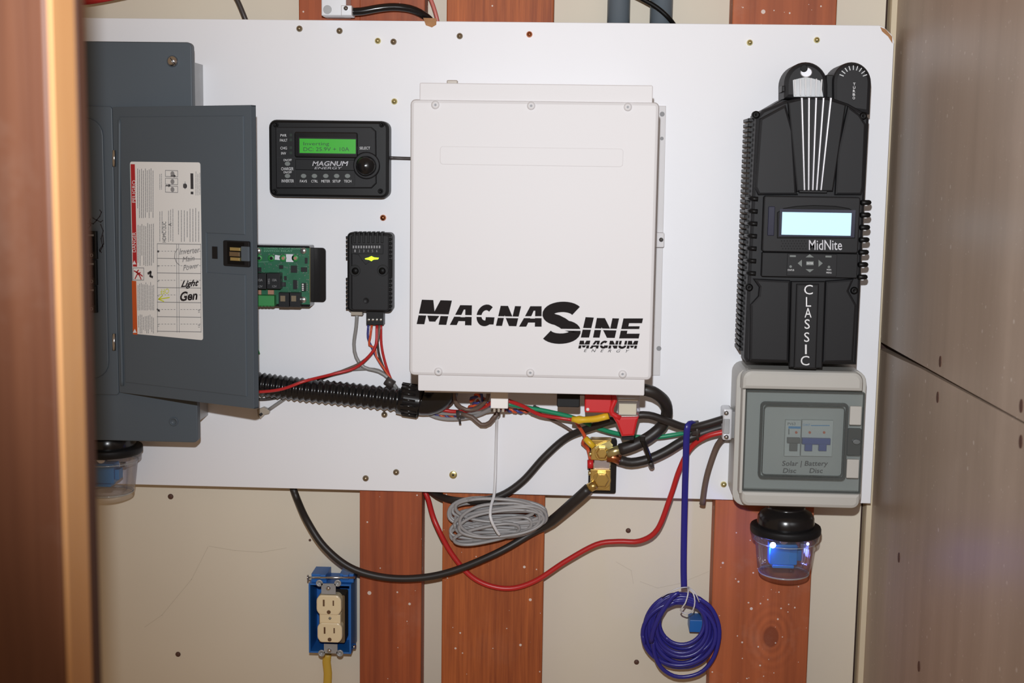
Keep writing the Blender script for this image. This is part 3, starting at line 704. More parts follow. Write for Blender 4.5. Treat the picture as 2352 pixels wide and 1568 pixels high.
# ------------------------------------------------------------------ ribbed conduit
cd = thing('ribbed_conduit', P(750, 905, BD), 'thick black ribbed conduit running from the panel to the white inverter', 'conduit')
cp = crom(W([(500,872,.072), (580,880,.072), (680,893,.072), (800,905,.072), (925,919,.074)]), .0014)
rb_ = lambda t: 1.0 + .085*math.sin(t*len(cp)*.0014/.0068*2*math.pi)
B().tube(cp, .0152, n=18, raw=True, rad=rb_).build('hose', 'black_satin', cd)
B().tube(W([(918,914,.074), (930,917,.074), (965,922,.074), (968,923,.074)]), .0212, n=24, raw=True).build('coupling_nut', 'black_satin', cd)
for i in range(10):
    a = math.radians(-100+i*22)
    q = [P(x, y, .074) + Vector((0, -math.cos(a)*.0212, math.sin(a)*.0212)) for x, y in ((924,916), (958,921))]
    B().tube(q, .0016, n=6, raw=True).build('grip_ridge', 'black_satin', cd)
B().tube(W([(958,921,.074), (985,922,.076), (1008,912,.080), (1022,895,.086), (1026,870,.094)]), .0185, n=20).build('elbow', 'black_satin', cd)
wire('sensor_wire', [(560,912,.058), (600,917,.056), (640,912,.055), (690,898,.054)], .002, 'dark_wire', 'dark wire tucked under the conduit beside the panel door')

# ------------------------------------------------------------------ inverter
DI = .250; FI = front(DI)
iv = thing('inverter', P(1226, 895, BD), 'big white inverter box with bold black lettering across its front', 'inverter')
a = FI.rect(962, 193, 1490, 903, -.003)
B().prism(FI, rrect(a[0], a[1], a[2], a[3], .0015, 2), -(DI-BD)+.0005, -.003, .001).build('chassis', 'inverter_white', iv)
a = FI.rect(941, 231, 1506, 868)
B().prism(FI, rrect(a[0], a[1], a[2], a[3], .006, 4), -.155, 0, .004).build('cover', 'inverter_white', iv)
# stiffening relief pressed into the cover: a shallow raised band
B().box(FI, 1010, 338, 1432, 381, -.0006, .0004, r=.004, ch=.0009).build('pressed_band', 'inverter_white', iv)
for x, y in ((1000,241), (1220,243), (1442,246), (1007,853), (1218,856), (1430,859)):
    sc_ = B().spin(FI, x, y, [(9.5, -.0005), (9.5, .0008), (7.5, .0022), (4.5, .0028), (3.4, .0028), (3.2, .0014), (0, .0014)], 18).build('screw', 'inverter_white', iv)
    B().cyl(FI, x, y, 3.0, .0010, .0016, n=6).build('hex_socket', 'print_grey', sc_)
# mounting flange at the right, on the board
B().poly(FB, [(1400,240), (1530,243), (1516,862), (1400,862)], .0003, .003, .0006).build('mounting_flange', 'inverter_white', iv)
for y, r in ((262,8), (318,6), (550,9), (800,8)):
    B().cyl(FB, 1521-(y-260)*.014, y, r*.7, .003, .0034).build('flange_hole', 'print_grey', iv)
B().box(FB, 1500, 534, 1526, 568, .003, .014, r=.002, ch=.001).build('flange_bracket', 'inverter_white', iv)
B().spin(FB, 1517, 549, [(5, .014), (5, .016), (0, .0175)], 10).build('flange_screw', 'dull_steel', iv)
B().box(front(.15), 1026, 184, 1051, 193, -.006, 0, r=.0015, ch=.001).build('top_stub', 'plug', iv)
B().box(front(.12), 975, 895, 1470, 906, -.06, 0).build('bottom_plate', 'inverter_white', iv)
lt_ = B()
wi = .0003
def thick(path, wd):
    out = []; n = len(path)
    for i in range(n):
        a, b = Vector(path[max(0, i-1)]), Vector(path[min(n-1, i+1)]); t = (b-a).normalized(); nn = Vector((-t.y, t.x))*(wd[i]/2)
        out.append((Vector(path[i])-nn, Vector(path[i])+nn))
    return [[tuple(out[i][0]), tuple(out[i+1][0]), tuple(out[i+1][1]), tuple(out[i][1])] for i in range(n-1)]
def arc(cx, cy, rx, ry, a0, a1, n): return [(cx+rx*math.cos(math.radians(a0+(a1-a0)*i/n)), cy+ry*math.sin(math.radians(a0+(a1-a0)*i/n))) for i in range(n+1)]
_s = arc(.50, .735, .36, .175, 25, 250, 18) + [(.52, .50)] + arc(.50, .265, .36, .175, 70, -155, 18)
_g = arc(.50, .50, .36, .375, 48, 345, 26)
GL = {'I': [[(.0,0), (1,0), (1,1), (0,1)]],
      'M': [[(0,0), (.26,0), (.26,1), (0,1)], [(.74,0), (1,0), (1,1), (.74,1)], [(.02,1), (.38,1), (.62,.12), (.40,.12)], [(.98,1), (.62,1), (.40,.12), (.60,.12)]],
      'N': [[(0,0), (.30,0), (.30,1), (0,1)], [(.70,0), (1,0), (1,1), (.70,1)], [(.0,1), (.36,1), (1,0), (.64,0)]],
      'A': [[(0,0), (.32,0), (.72,1), (.46,1)], [(.70,0), (1,0), (1,1), (.70,1)], [(.46,1), (.5,.78), (1,.78), (1,1)], [(.25,.20), (.95,.20), (.95,.40), (.33,.40)]],
      'E': [[(0,0), (.34,0), (.34,1), (0,1)], [(0,0), (1,0), (1,.24), (0,.24)], [(0,.39), (.92,.39), (.92,.61), (0,.61)], [(0,.76), (1,.76), (1,1), (0,1)]],
      'U': thick([(.15,1), (.15,.4)]+arc(.5,.36,.35,.24,180,360,10)+[(.85,.4), (.85,1)], [.30]*15),
      'S': thick(_s, [.27]*len(_s)), 'G': thick(_g, [.27]*len(_g)) + [[(.52,.24), (1,.24), (1,.42), (.52,.42)], [(.72,.08), (1,.08), (1,.40), (.72,.40)]]}
def slab(ch_, quad, cut):
    Q = [Vector(FI.px(x, y, wi)) for x, y in quad]
    for k_, pg in enumerate(GL[ch_]):
        for lo, hi in ((-1, cut[0]), (cut[1], 2)):
            pl = pg
            for lim, sg in ((lo, 1), (hi, -1)):
                out = []
                for i in range(len(pl)):
                    a, b = pl[i-1], pl[i]; ia = (a[1]-lim)*sg >= 0; ib = (b[1]-lim)*sg >= 0
                    if ia != ib: t = (lim-a[1])/(b[1]-a[1]); out.append((a[0]+(b[0]-a[0])*t, lim))
                    if ib: out.append(b)
                pl = out
                if len(pl) < 3: break
            if len(pl) < 3: continue
            vs = []
            for (t, h) in pl:
                q = (Q[0]*(1-t)+Q[1]*t)*(1-h) + (Q[3]*(1-t)+Q[2]*t)*h; vs.append(FI.pt(q.x, q.y, wi + k_*.000004))
            if area([(p[0], p[1]) for p in pl]) < 0: vs.reverse()
            lt_.add(vs, [tuple(range(len(vs)))])
slab('M', [(957,744), (1025,746), (1038,690), (969,688)], (.36, .43))
slab('A', [(1033,746), (1083,747), (1084,701), (1034,700)], (.42, .51)); slab('G', [(1091,748), (1133,749), (1140,700), (1098,699)], (.42, .51))
slab('N', [(1139,748), (1186,749), (1197,703), (1150,702)], (.40, .48)); slab('A', [(1192,750), (1244,750), (1244,703), (1196,703)], (.42, .51))
slab('S', [(1238,785), (1332,786), (1341,697), (1248,696)], (.30, .345))
slab('I', [(1334,775), (1353,775), (1364,729), (1345,728)], (.39, .47)); slab('N', [(1362,775), (1412,776), (1422,731), (1371,730)], (.39, .47)); slab('E', [(1422,777), (1467,777), (1477,731), (1432,731)], (.39, .47))
for ch_, xa, xb in (('M',1328,1352), ('A',1354,1374), ('G',1376,1395), ('N',1397,1417), ('U',1419,1437), ('M',1439,1462)):
    yb = 800 + (xa-1328)*.004; slab(ch_, [(xa,yb), (xb,yb), (xb+4,yb-18), (xa+4,yb-18)], (.40, .50))
lt_.text(FI, 'E   N   E   R   G   Y', [(1341,808), (1443,809.5), (1446,803), (1342,801.5)], wi, shear=.2)
lt_.build('lettering', 'ink', iv)
# connectors on its underside
o = B().box(front(.17), 1279, 903, 1332, 935, -.05, 0, r=.002, ch=.001).build('terminal_cover', 'black', iv, 'black plastic terminal cover')
wc = thing('wire_connector', P(1148, 905, .14), 'white plug connector under the white inverter', 'connector')
B().box(front(.15), 1127, 899, 1167, 938, -.02, 0, r=.001, ch=.0008).build('housing', 'white_plastic', wc)
B().box(front(.145), 1133, 938, 1138, 946, -.01, 0).box(front(.145), 1143, 938, 1148, 946, -.01, 0).box(front(.145), 1153, 938, 1158, 946, -.01, 0).build('pins', 'plug', wc)
rbt = thing('terminal_boot', P(1400, 950, .14), 'red plastic battery terminal boot under the white inverter', 'terminal boot')
FT = front(.170)
B().box(FT, 1343, 899, 1405, 948, -.05, 0, r=.002, ch=.002).build('cover_block', 'red_plastic', rbt)
B().cyl(FT, 1375, 909, 11, -.001, .0012, .0005, ry=3.5).build('finger_lip', 'red_plastic', rbt)
B().tube([P(x, y, .168) for x, y in ((1408,905), (1412,920), (1405,935), (1406,950), (1425,960))], .0035).build('strap', 'red_plastic', rbt)
B().poly(FT, [(1402,950), (1420,958), (1468,957), (1464,970), (1457,1001), (1428,1003), (1416,972)], -.03, 0, .003).build('cone', 'red_plastic', rbt)
B().box(front(.155), 1428, 1000, 1456, 1010, -.02, 0, r=.002).build('boot_collar', 'charcoal_dark', rbt)
B().spin(FT, 1350, 940, [(4, 0), (3.6, .001), (0, .0016)], 12).build('rivet', 'white_plastic', rbt)
fh = thing('fuse_holder', P(1442, 935, .14), 'clear fuse holder with cream fuse beside the red terminal boot', 'fuse holder')
B().box(front(.162), 1421, 927, 1462, 953, -.02, 0, ch=.001).build('fuse', 'fuse', fh)
B().box(front(.166), 1418, 899, 1469, 958, -.026, 0, r=.001, ch=.001).build('housing', 'clear', fh)
B().box(front(.1665), 1420, 917, 1465, 921, -.003, 0).box(front(.1665), 1420, 952, 1465, 958, -.003, 0).build('clip', 'steel', fh)
ys = W([(1314,962,.150), (1330,964,.152), (1352,963,.155), (1372,961,.158), (1398,954,.160)])
o = B().tube(ys, .0050, n=14, rad=lambda t: .8+.22*math.sin(t*26)**2+(.3 if t > .16 and t < .3 else 0)).build('wire_sleeve', 'yellow_plastic'); tag(o, 'ridged yellow wire sleeve under the red terminal boot', 'wire sleeve')

# ------------------------------------------------------------------ charge controller
DC = .150; FK = front(DC)
cc = thing('charge_controller', P(1850, 838, BD), 'tall black solar charge controller with pale blue screen and vertical white lettering', 'charge controller')
hs = B().poly(front(.11), [(1738,262), (1800,226), (1850,216), (1905,222), (1960,242), (1984,262), (1962,832), (1722,832)], -.0597, 0, .001).build('heat_sink', 'black', cc)
body = [(1737,268), (1752,252), (1800,232), (1850,221), (1905,222), (1950,238), (1985,258), (1997,272), (1982,560), (1968,838), (1722,835), (1712,828), (1716,700), (1722,600), (1728,450), (1736,290)]
body = body[:-6] + [(1714,832), (1710,822), (1718,640), (1737,275)]
B().poly(FK, body, -.045, -.006, .004).build('body', 'charcoal', cc)
# cooling fins along the left flank
f0 = None
for i in range(46):
    y = 276 + i*11.6
    c = P(1731 - (y-276)*.040, y, .098)
    if f0 is None:
        f0 = B().prism(Fr((c.x-.003, c.y, c.z), (0, -1, 0), (0, 0, 1)), rrect(-.030, -.0019, .018, .0019), -.001, .0065, .0012).build('fin', 'black', cc)
        off = WL[f0.name]-c
    else: copyto(f0, c+off, cc)
# front plates either side of the centre column
B().poly(FK, [(1746,272), (1805,240), (1822,300), (1830,440), (1834,448), (1742,448), (1734,430)], -.006, 0, .003).build('front_plate', 'charcoal', cc)
B().poly(FK, [(1948,242), (1975,262), (1990,285), (1984,430), (1980,448), (1918,448), (1924,350)], -.006, 0, .003).build('front_plate', 'charcoal', cc)
B().poly(FK, [(1730,640), (1816,644), (1812,832), (1722,829), (1724,700), (1742,680), (1744,660)], -.006, 0, .003).build('front_plate', 'charcoal', cc)
B().poly(FK, [(1897,645), (1962,640), (1950,668), (1968,700), (1960,832), (1890,833)], -.006, 0, .003).build('front_plate', 'charcoal', cc)
B().poly(FK, [(1810,234), (1850,224), (1900,226), (1944,240), (1914,440), (1830,440)], -.006, .001, .002).build('grille_field', 'charcoal_dark', cc)
for xt, xb in ((1842,1848), (1858.5,1857.5), (1875,1867), (1892,1876), (1909,1886)):
    B().poly(FK, [(xt-2.4,224), (xt+2.4,224), (xb+2,437), (xb-2,437)], .001, .004, .0006).build('grille_bar', 'silver_print', cc)
B().box(FK, 1836, 437, 1900, 443, -.002, .003, ch=.0008).build('grille_foot', 'charcoal_dark', cc)
# head domes
FH = front(.140)
dm = [(1802,226)] + [(1852-50*math.cos(math.pi*i/18), 194-52*math.sin(math.pi*i/18)) for i in range(19)] + [(1902,228)]
hd = B().poly(FH, dm, -.05, 0, .005).build('dome', 'charcoal', cc)
B().poly(FH, [(1823,222), (1821,184), (1836,180), (1851,177), (1866,180), (1884,185), (1891,222)], 0, .0015).build('fan_plate', 'panel_light', hd)
for i in range(6): B().poly(FH, [(1824.5+i*12.4,183-(3-abs(i-2.5))*1.6), (1827.5+i*12.4,183-(3-abs(i-2.5))*1.6), (1829+i*11.6,219+i*.4), (1826+i*11.6,219+i*.4)], .0015, .004, .0006).build('fan_blade', 'white_print', hd)
B().cyl(FH, 1852, 166, 14, 0, .0018, .001, 20, ry=12).build('moon_badge', 'silver_print', hd)
B().cyl(FH, 1847, 157, 8.5, .0018, .003, .0005, 16).build('moon_shadow', 'deep_black', hd)
B().box(FH, 1796, 197, 1808, 211, -.03, -.004, ch=.001).build('side_lug', 'black', cc)
B().box(FH, 1897, 172, 1918, 232, -.05, -.008, ch=.001).build('neck', 'black', cc)
dm2 = [(1914,250)] + [(1958-44.5*math.cos(math.pi*i/18), 189-47*math.sin(math.pi*i/18)) for i in range(19)] + [(1999,262)]
h2 = B().poly(FH, dm2, -.06, 0, .005).build('dome', 'charcoal', cc)
for i in range(9):
    a = math.radians(20 + i*17.5)
    B().stroke(FH, [(1960+24*math.cos(a), 182-22*math.sin(a)), (1960+33*math.cos(a), 182-31*math.sin(a))], 2.2, .0006).build('dial_tick', 'dull_steel', h2)
s = B()
for i, ch_ in enumerate('TURBO'): s.text(FH, ch_, (1959.5-i*.3, 190+i*8, 1965-i*.3, 196+i*8), .0005, bold=.01)
s.build('dome_lettering', 'white_print', h2)
# display head
B().box(FK, 1753, 451, 1974, 580, -.006, .006, r=.003, ch=.0015).build('display_housing', 'charcoal', cc)
FL = front(DC+.006)
B().poly(FL, [(1785,547), (1785,488), (1800,478), (1830,473), (1870,471), (1920,473), (1950,478), (1966,487), (1964,547)], -.0005, .0015, .0008).build('display_bezel', 'deep_black', cc)
B().box(FL, 1790, 481, 1964, 544, .0015, .0022).build('display_frame', 'lcd_frame', cc)
B().box(FL, 1796, 488, 1955, 540, .0022, .0028).build('display_screen', 'lcd_blue', cc, 'lit pale blue screen')
B().box(FL, 1764, 474, 1779, 541, 0, .0018, r=.001, ch=.0006).build('led_window', 'lcd_frame', cc)
s = B()
for i in range(9):
    for j in range(4): s.cyl(FL, 1795+i*6.6+(j % 2)*3, 553+j*6, 1.7, .0001, .0003, n=6)
s.build('speaker_holes', 'deep_black', cc)
B().text(FL, 'MidNite', (1858,551,1934,574), .0005, bold=.004).build('name_lettering', 'silver_print', cc)
B().box(FK, 1750, 581, 1970, 637, -.006, .004, r=.0015, ch=.001).build('keypad_housing', 'charcoal_dark', cc)
FY = front(DC+.004)
B().box(FY, 1808, 583, 1922, 634, 0, .0015, ch=.0005).build('keypad', 'charcoal', cc)
for pl in ([(1850,591), (1870,591), (1860,583.5)], [(1850,618), (1870,618), (1860,625.5)], [(1842,596), (1842,613), (1832,604.5)], [(1880,596), (1880,613), (1890,604.5)], [(1852,600), (1869,600), (1869,609), (1852,609)]):
    B().poly(FY, pl, .0015, .0023, .0002).build('key', 'grey_button', cc)
for b in ((1814,586,1828,590), (1896,587,1910,591)): B().box(FY, *b, .0015, .002).build('key', 'grey_button', cc)
for x, y in ((1816,612), (1904,613)): B().cyl(FY, x, y, 3, .0015, .0021).build('key', 'grey_button', cc)
B().text(FY, 'ENTER', (1853.5,602.5,1867.5,606.5), .0025).text(FY, 'STATUS', (1809,618,1824,622), .0017).text(FY, 'MAIN', (1899,617.5,1909,621), .0017).text(FY, 'MENU', (1898,624,1910,628), .0017).build('key_lettering', 'white_print', cc)
for i in range(7):
    y = 457+i*28.5
    B().tube([P(1741-(y-457)*.03, y, .148), P(1726-(y-457)*.03, y-1, .146), P(1716-(y-457)*.03, y-2, .118)], .0028, n=8, raw=True).build('clip_rib', 'black', cc)
    B().tube([P(1978-(y-457)*.04, y+8, .148), P(1995-(y-457)*.05, y+8, .146), P(1996-(y-457)*.05, y+8, .12)], .0032, n=8, raw=True).build('clip_rib', 'black', cc)
B().poly(FK, [(1818,646), (1896,646), (1889,846), (1813,844)], -.006, .002, .0015).build('column', 'charcoal_dark', cc)
B().poly(FK, [(1830,652), (1882,652), (1875,848), (1824,846)], .002, .006, .002).build('column', 'charcoal', cc)
s = B()
for i, (ch_, x, y, hw_) in enumerate((('C',1857,665,10), ('L',1857,693,6), ('A',1856,718,8), ('S',1854,744,6), ('S',1853,774,6), ('I',1851,802,2), ('C',1849,828,10))):
    s.text(FK, ch_, (x-hw_, y-11, x+hw_, y+11), .0063)
s.build('column_lettering', 'white_print', cc)
for x, y in ((1738,263), (1985,266), (1722,661), (1964,668)):
    B().spin(FK, x, y, [(9, -.014), (9, -.005), (6.5, -.003), (3, -.0032), (0, -.0045)], 14).build('screw', 'deep_black', cc)

# ------------------------------------------------------------------ grey breaker box
DX = .142; FX = front(DX)
bx = thing('breaker_enclosure', P(1845, 1160, BD), 'light grey breaker box with smoked clear door below the charge controller', 'breaker box')
B().box(front(.117), 1690, 847, 1980, 1162, -.0667, 0, r=.014, ch=.001).build('base', 'box_grey', bx)
B().box(front(.121), 1687, 848, 1984, 1164, -.004, 0, r=.016, ch=.001).build('seam_lip', 'box_grey', bx)
B().box(FX, 1705, 852, 1984, 897, -.021, 0, r=.014, ch=.005, corners=(0,0,1,1)).build('upper_cover', 'box_grey', bx)
B().box(FX, 1702, 1131, 1976, 1166, -.021, 0, r=.012, ch=.005, corners=(1,1,0,0)).build('lower_cover', 'box_grey', bx)
a = FX.rect(1703, 897, 1712, 1131)
B().box(FX, 1702, 894, 1709, 1133, -.021, -.001, ch=.001).build('side_wall', 'box_grey', bx)
B().box(FX, 1708, 896, 1980, 1132, -.0209, -.0204).build('inner_plate', 'box_inner', bx)
FZ = front(.1222)
for b, hm, nm in (((1803,965,1839,1048),'breaker_grey',0), ((1841,965,1913,1048),'breaker_blue',1)):
    bk = B().box(FZ, *b, -.002, .006, ch=.0008).build('breaker', 'breaker_white', bx)
    if nm:
        B().box(FZ, 1843, 1007, 1908, 1021, .006, .0125, ch=.001).box(FZ, 1849, 1020, 1866, 1036, .006, .012, ch=.001).box(FZ, 1881, 1020, 1899, 1036, .006, .012, ch=.001).build('handle', hm, bk)
        B().text(FZ, 'CHNT', (1844,973,1861,978), .0063).stroke(FZ, [(1863,977), (1905,977)], 1.8, .0063).build('marking', 'print_blue', bk)
    else:
        B().box(FZ, 1809, 1006, 1838, 1018, .006, .0125, ch=.001).box(FZ, 1814, 1018, 1832, 1036, .006, .011, ch=.001).build('handle', hm, bk)
        B().text(FZ, 'PV63', (1809,970,1827,976), .0063).stroke(FZ, [(1812,985), (1812,997)], 2, .0063).build('marking', 'print_dark', bk)
        B().box(FZ, 1811, 979, 1839, 984, .006, .0063).build('marking_band', 'print_blue', bk)
    for x in ((1829,) if not nm else (1860, 1893)): B().cyl(FZ, x, 993, 3, .006, .0068).build('test_mark', 'print_orange', bk)
B().text(FZ, 'Solar | Battery', (1796,1058,1902,1073), .0005, shear=.15, bold=.012).text(FZ, 'Disc      Disc', (1798,1075,1890,1086), .0005, shear=.15, bold=.012).build('handwriting', 'marker', bx)
# smoked door
B().box(FX, 1710, 899, 1981, 1129, -.006, -.003, r=.002, ch=.0008).build('door', 'smoke', bx, 'smoked clear plastic door')
def ring(fr, x0, y0, x1, y1, t, w0, w1, m, name, r):
    a = fr.rect(x0, y0, x1, y1, w1); k = fr.scale((x0+x1)/2, (y0+y1)/2, w1)*t
    o_ = rrect(*a, r); i_ = rrect(a[0]+k, a[1]+k, a[2]-k, a[3]-k, max(.0005, r-k)); n = len(o_); b = B()
    vs = [fr.pt(u, v, w) for pl, w in ((o_, w0), (o_, w1), (i_, w1), (i_, w0)) for u, v in pl]
    fs = [(q*n+i, q*n+(i+1) % n, ((q+1) % 4)*n+(i+1) % n, ((q+1) % 4)*n+i) for q in range(4) for i in range(n)]
    return b.add(vs, fs).build(name, m, bx)
ring(FX, 1744, 924, 1946, 1101, 6, -.003, .0005, 'smoke_edge', 'door_step', .006)
ring(FX, 1752, 932, 1938, 1093, 1.6, -.003, .0000, 'smoke_edge', 'door_step', .005)
ring(FX, 1709, 898, 1982, 1130, 3, -.006, -.001, 'smoke_edge', 'door_rim', .002)
B().box(FX, 1952, 933, 1979, 976, -.0028, .0015, r=.001, ch=.001).build('door_clip', 'box_grey', bx)
B().box(FX, 1945, 1055, 1973, 1098, -.0028, .0015, r=.001, ch=.001).build('door_clip', 'box_grey', bx)
B().box(FX, 1946, 984, 1978, 1046, -.0028, .0005, r=.002, ch=.001).build('door_catch', 'smoke_edge', bx)
B().cyl(FX, 1968, 1015, 9, .0, .004, .001, ry=6).build('catch_button', 'box_dark', bx)
# cable clamp at its left side
cl = thing('cable_clamp', P(1672, 975, BD), 'shiny metal cable clamp on the left side of the grey breaker box', 'cable clamp')
B().box(front(.105), 1660, 939, 1682, 1011, -.03, 0, r=.003, ch=.002).build('saddle', 'galvanised', cl)
B().box(front(.107), 1662, 962, 1676, 996, -.002, .0, r=.001, ch=.0008).build('plate', 'panel_light', cl)
for y in (948, 1003): B().spin(front(.105), 1668, y, [(5.5, 0), (5.5, .002), (3, .0035), (0, .0037)], 12).build('screw', 'steel', cl)
B().box(front(.100), 1680, 945, 1692, 1006, -.03, 0, r=.001).build('neck', 'dull_steel', cl)

# ------------------------------------------------------------------ shunt
sh = thing('battery_shunt', P(1382, 1130, BD), 'brass battery shunt on a black base below the white inverter', 'shunt')
B().box(front(.062), 1352, 1008, 1416, 1133, -.0117, 0, r=.003, ch=.001).build('base', 'black_satin', sh)
FU = front(.082)
B().box(FU, 1358, 1010, 1404, 1057, -.0197, 0, ch=.001).build('block', 'brass', sh)
B().box(FU, 1356, 1078, 1402, 1126, -.0197, 0, ch=.001).build('block', 'brass', sh)
B().box(front(.078), 1365, 1056, 1400, 1079, -.010, 0).build('link', 'shunt_link', sh)
B().cyl(FU, 1383, 1041, 17, 0, .0050, .0006, 24).build('washer', 'brass', sh)
B().cyl(FU, 1383, 1041, 14, .0050, .0125, .0015, 6).cyl(FU, 1383, 1041, 9.5, .0125, .0130, .0002, 18).build('bolt', 'brass', sh)
B().cyl(FU, 1382, 1103, 21, 0, .0022, .0006, 24).build('washer', 'brass', sh)
B().cyl(FU, 1382, 1103, 18, .0022, .0110, .0015, 6).cyl(FU, 1382, 1103, 13, .0110, .0116, .0002, 20).build('bolt', 'brass', sh)
for x, y in ((1356,1042), (1355,1086)): B().tube(W([(x+4,y,.078), (x-4,y,.078)]), .0032, n=10, raw=True).build('side_screw', 'pale_brass', sh)
lg = B().tube(W([(1395,1042,.094), (1412,1036,.095), (1428,1030,.095)]), .0062, n=12, raw=True).build('cable_lug', 'pale_brass', sh)
B().tube(W([(1395,1048,.090), (1408,1050,.090), (1424,1056,.090)]), .0068, n=12, raw=True).build('cable_lug', 'copper', sh)
B().tube(W([(1369,1112,.0875), (1362,1116,.088), (1352,1121,.088)]), .0065, n=12, raw=True).build('cable_lug', 'brass', sh)
B().poly(front(.0865), [(1366,1026), (1400,1012), (1408,1022), (1398,1048), (1372,1040)], -.0025, 0).build('tongue', 'pale_brass', sh)
B().tube(W([(1344,1006,.088), (1354,1016,.090), (1364,1026,.091)]), .0042, n=12, raw=True).build('ring_crimp', 'yellow_plastic', sh)
B().tube(W([(1356,1056,.080), (1356,1074,.080)]), .0042, n=12, raw=True).build('spade_crimp', 'red_plastic', sh)

# ------------------------------------------------------------------ heavy cables
wire('battery_cable', [(673,1120,.024), (682,1145,.024), (705,1195,.050), (745,1255,.06), (805,1303,.062), (880,1325,.062), (960,1327,.062), (1040,1311,.062), (1140,1270,.060), (1215,1228,.052), (1262,1200,.056), (1320,1150,.082), (1352,1121,.088)],
     .0050, 'black_cable', 'long black cable looping below the board up to the brass shunt', rad=lambda t: 1.0 if t < .80 else 1.0+.45*min(1, (t-.80)*20))
wire('battery_cable', [(985,1122,.022), (1005,1137,.030), (1040,1148,.050), (1095,1150,.062), (1150,1138,.064), (1200,1105,.064), (1250,1050,.064), (1300,1006,.066), (1350,984,.085), (1405,966,.108), (1450,955,.120), (1490,953,.120), (1530,966,.116), (1575,981,.108), (1610,977,.102), (1668,960,.098)],
     .0051, 'black_cable', 'black cable rising from behind the grey coil past the red boot to the clamp')
wire('battery_cable', [(1470,893,.13), (1500,900,.13), (1525,920,.115), (1532,946,.102), (1520,978,.092), (1490,1004,.093), (1455,1022,.097), (1424,1032,.095)],
     .0078, 'black_cable', 'thickest black cable curving from under the inverter to the brass shunt')
wire('battery_cable', [(1420,1055,.090), (1450,1062,.088), (1490,1054,.086), (1530,1036,.086), (1570,1012,.086), (1620,992,.085), (1668,978,.084)],
     .0064, 'black_cable', 'black cable from the lower copper lug to the metal clamp')
wire('power_cable', [(972,1120,.022), (983,1145,.026), (1000,1200,.044), (1040,1275,.045), (1092,1330,.045), (1160,1351,.045), (1225,1336,.045), (1300,1288,.045), (1370,1250,.046), (1420,1243,.048), (1470,1242,.052), (1510,1215,.060), (1540,1140,.068), (1560,1080,.075), (1585,1030,.082), (1620,1003,.092), (1668,990,.096)],
     .0037, 'red_wire', 'long red cable sagging below the board to the metal clamp')
wire('green_wire', [(1160,925,.112), (1200,934,.108), (1260,945,.102), (1320,960,.096), (1380,985,.088), (1440,1000,.080), (1500,1004,.078), (1550,998,.078), (1600,988,.074), (1668,974,.070)], .0030, 'green_wire', 'green wire running under the white inverter to the metal clamp')
wire('drop_cable', [(1668,1000,.080), (1648,1022,.068), (1630,1070,.062), (1620,1110,.058), (1613,1158,.055)], .0042, 'brown_cable', 'short brown cable hanging from the metal clamp past the board edge')
wire('power_wire', [(1163,918,.124), (1200,932,.114), (1240,952,.104), (1290,960,.098), (1318,964,.100)], .0026, 'red_wire', 'dark red wire beside the green wire under the inverter')
wire('power_wire', [(1320,964,.100), (1340,995,.085), (1344,1006,.084), (1338,1018,.078), (1350,1030,.068), (1356,1056,.074)], .0024, 'orange_wire', 'short red wire curling into the yellow crimp of the shunt')
wire('power_wire', [(1180,925,.090), (1230,945,.075), (1290,975,.066), (1325,998,.064)], .0021, 'brown_cable', 'thin brown wire slanting behind the green wire to the shunt')
wire('power_wire', [(960,918,.062), (1000,936,.070), (1050,945,.072), (1110,935,.085), (1140,915,.110)], .0026, 'red_wire', 'red wire from the conduit elbow to the white plug')
wire('phone_cable', [(965,940,.058), (1000,957,.062), (1040,962,.066), (1090,955,.072), (1130,935,.090), (1140,915,.110)], .0026, 'silver_cable', 'lower grey cable sweeping from the conduit elbow under the inverter')
wire('phone_cable', [(965,930,.060), (1005,948,.064), (1060,950,.070), (1110,946,.078), (1145,938,.090)], .0022, 'grey_wire', 'upper grey cable between the elbow and the white plug')
wire('phone_cable', [(1042,900,.100), (1048,925,.092), (1070,940,.088), (1095,938,.090), (1118,918,.100), (1122,900,.110)], .0026, 'brown_cable', 'brown-grey cable looped in a U under the inverter')
wire('phone_cable', [(1060,950,.078), (1085,958,.080), (1105,975,.082), (1125,970,.084), (1142,948,.088)], .0030, 'brown_cable', 'grey-brown cable dipping into a small loop near the hanging tie')
def twist(path, r, rt, turns, ms, labels):
    p = crom(W(path), .003); m = len(p)
    for k, (mm, lb) in enumerate(zip(ms, labels)):
        q = []
        for i in range(m):
            T = (p[min(i+1, m-1)]-p[max(i-1, 0)]).normalized(); nv = Vector((0, -1, 0)); nv = (nv - T*nv.dot(T)).normalized(); bv = T.cross(nv)
            a = 2*math.pi*(turns*i/m) + math.pi*k; q.append(p[i] + nv*math.cos(a)*rt + bv*math.sin(a)*rt)
        o = B().tube(q, r, n=8, raw=True).build('twisted_wire', mm); tag(o, lb, 'wire', 'twisted pair')
twist([(1080,920,.090), (1100,905,.095), (1110,918,.094), (1125,930,.090), (1150,938,.080), (1190,944,.074), (1225,941,.076)], .0019, .0019, 7, ('orange_wire', 'blue_wire'), ('orange strand of the twisted pair below the white plug', 'blue strand of the twisted pair below the white plug'))
twist([(985,946,.060), (1015,953,.062), (1050,957,.064), (1080,935,.075), (1100,920,.085)], .0017, .0017, 5, ('orange_wire', 'blue_wire'), ('orange strand of the twisted pair beside the conduit elbow', 'blue strand of the twisted pair beside the conduit elbow'))
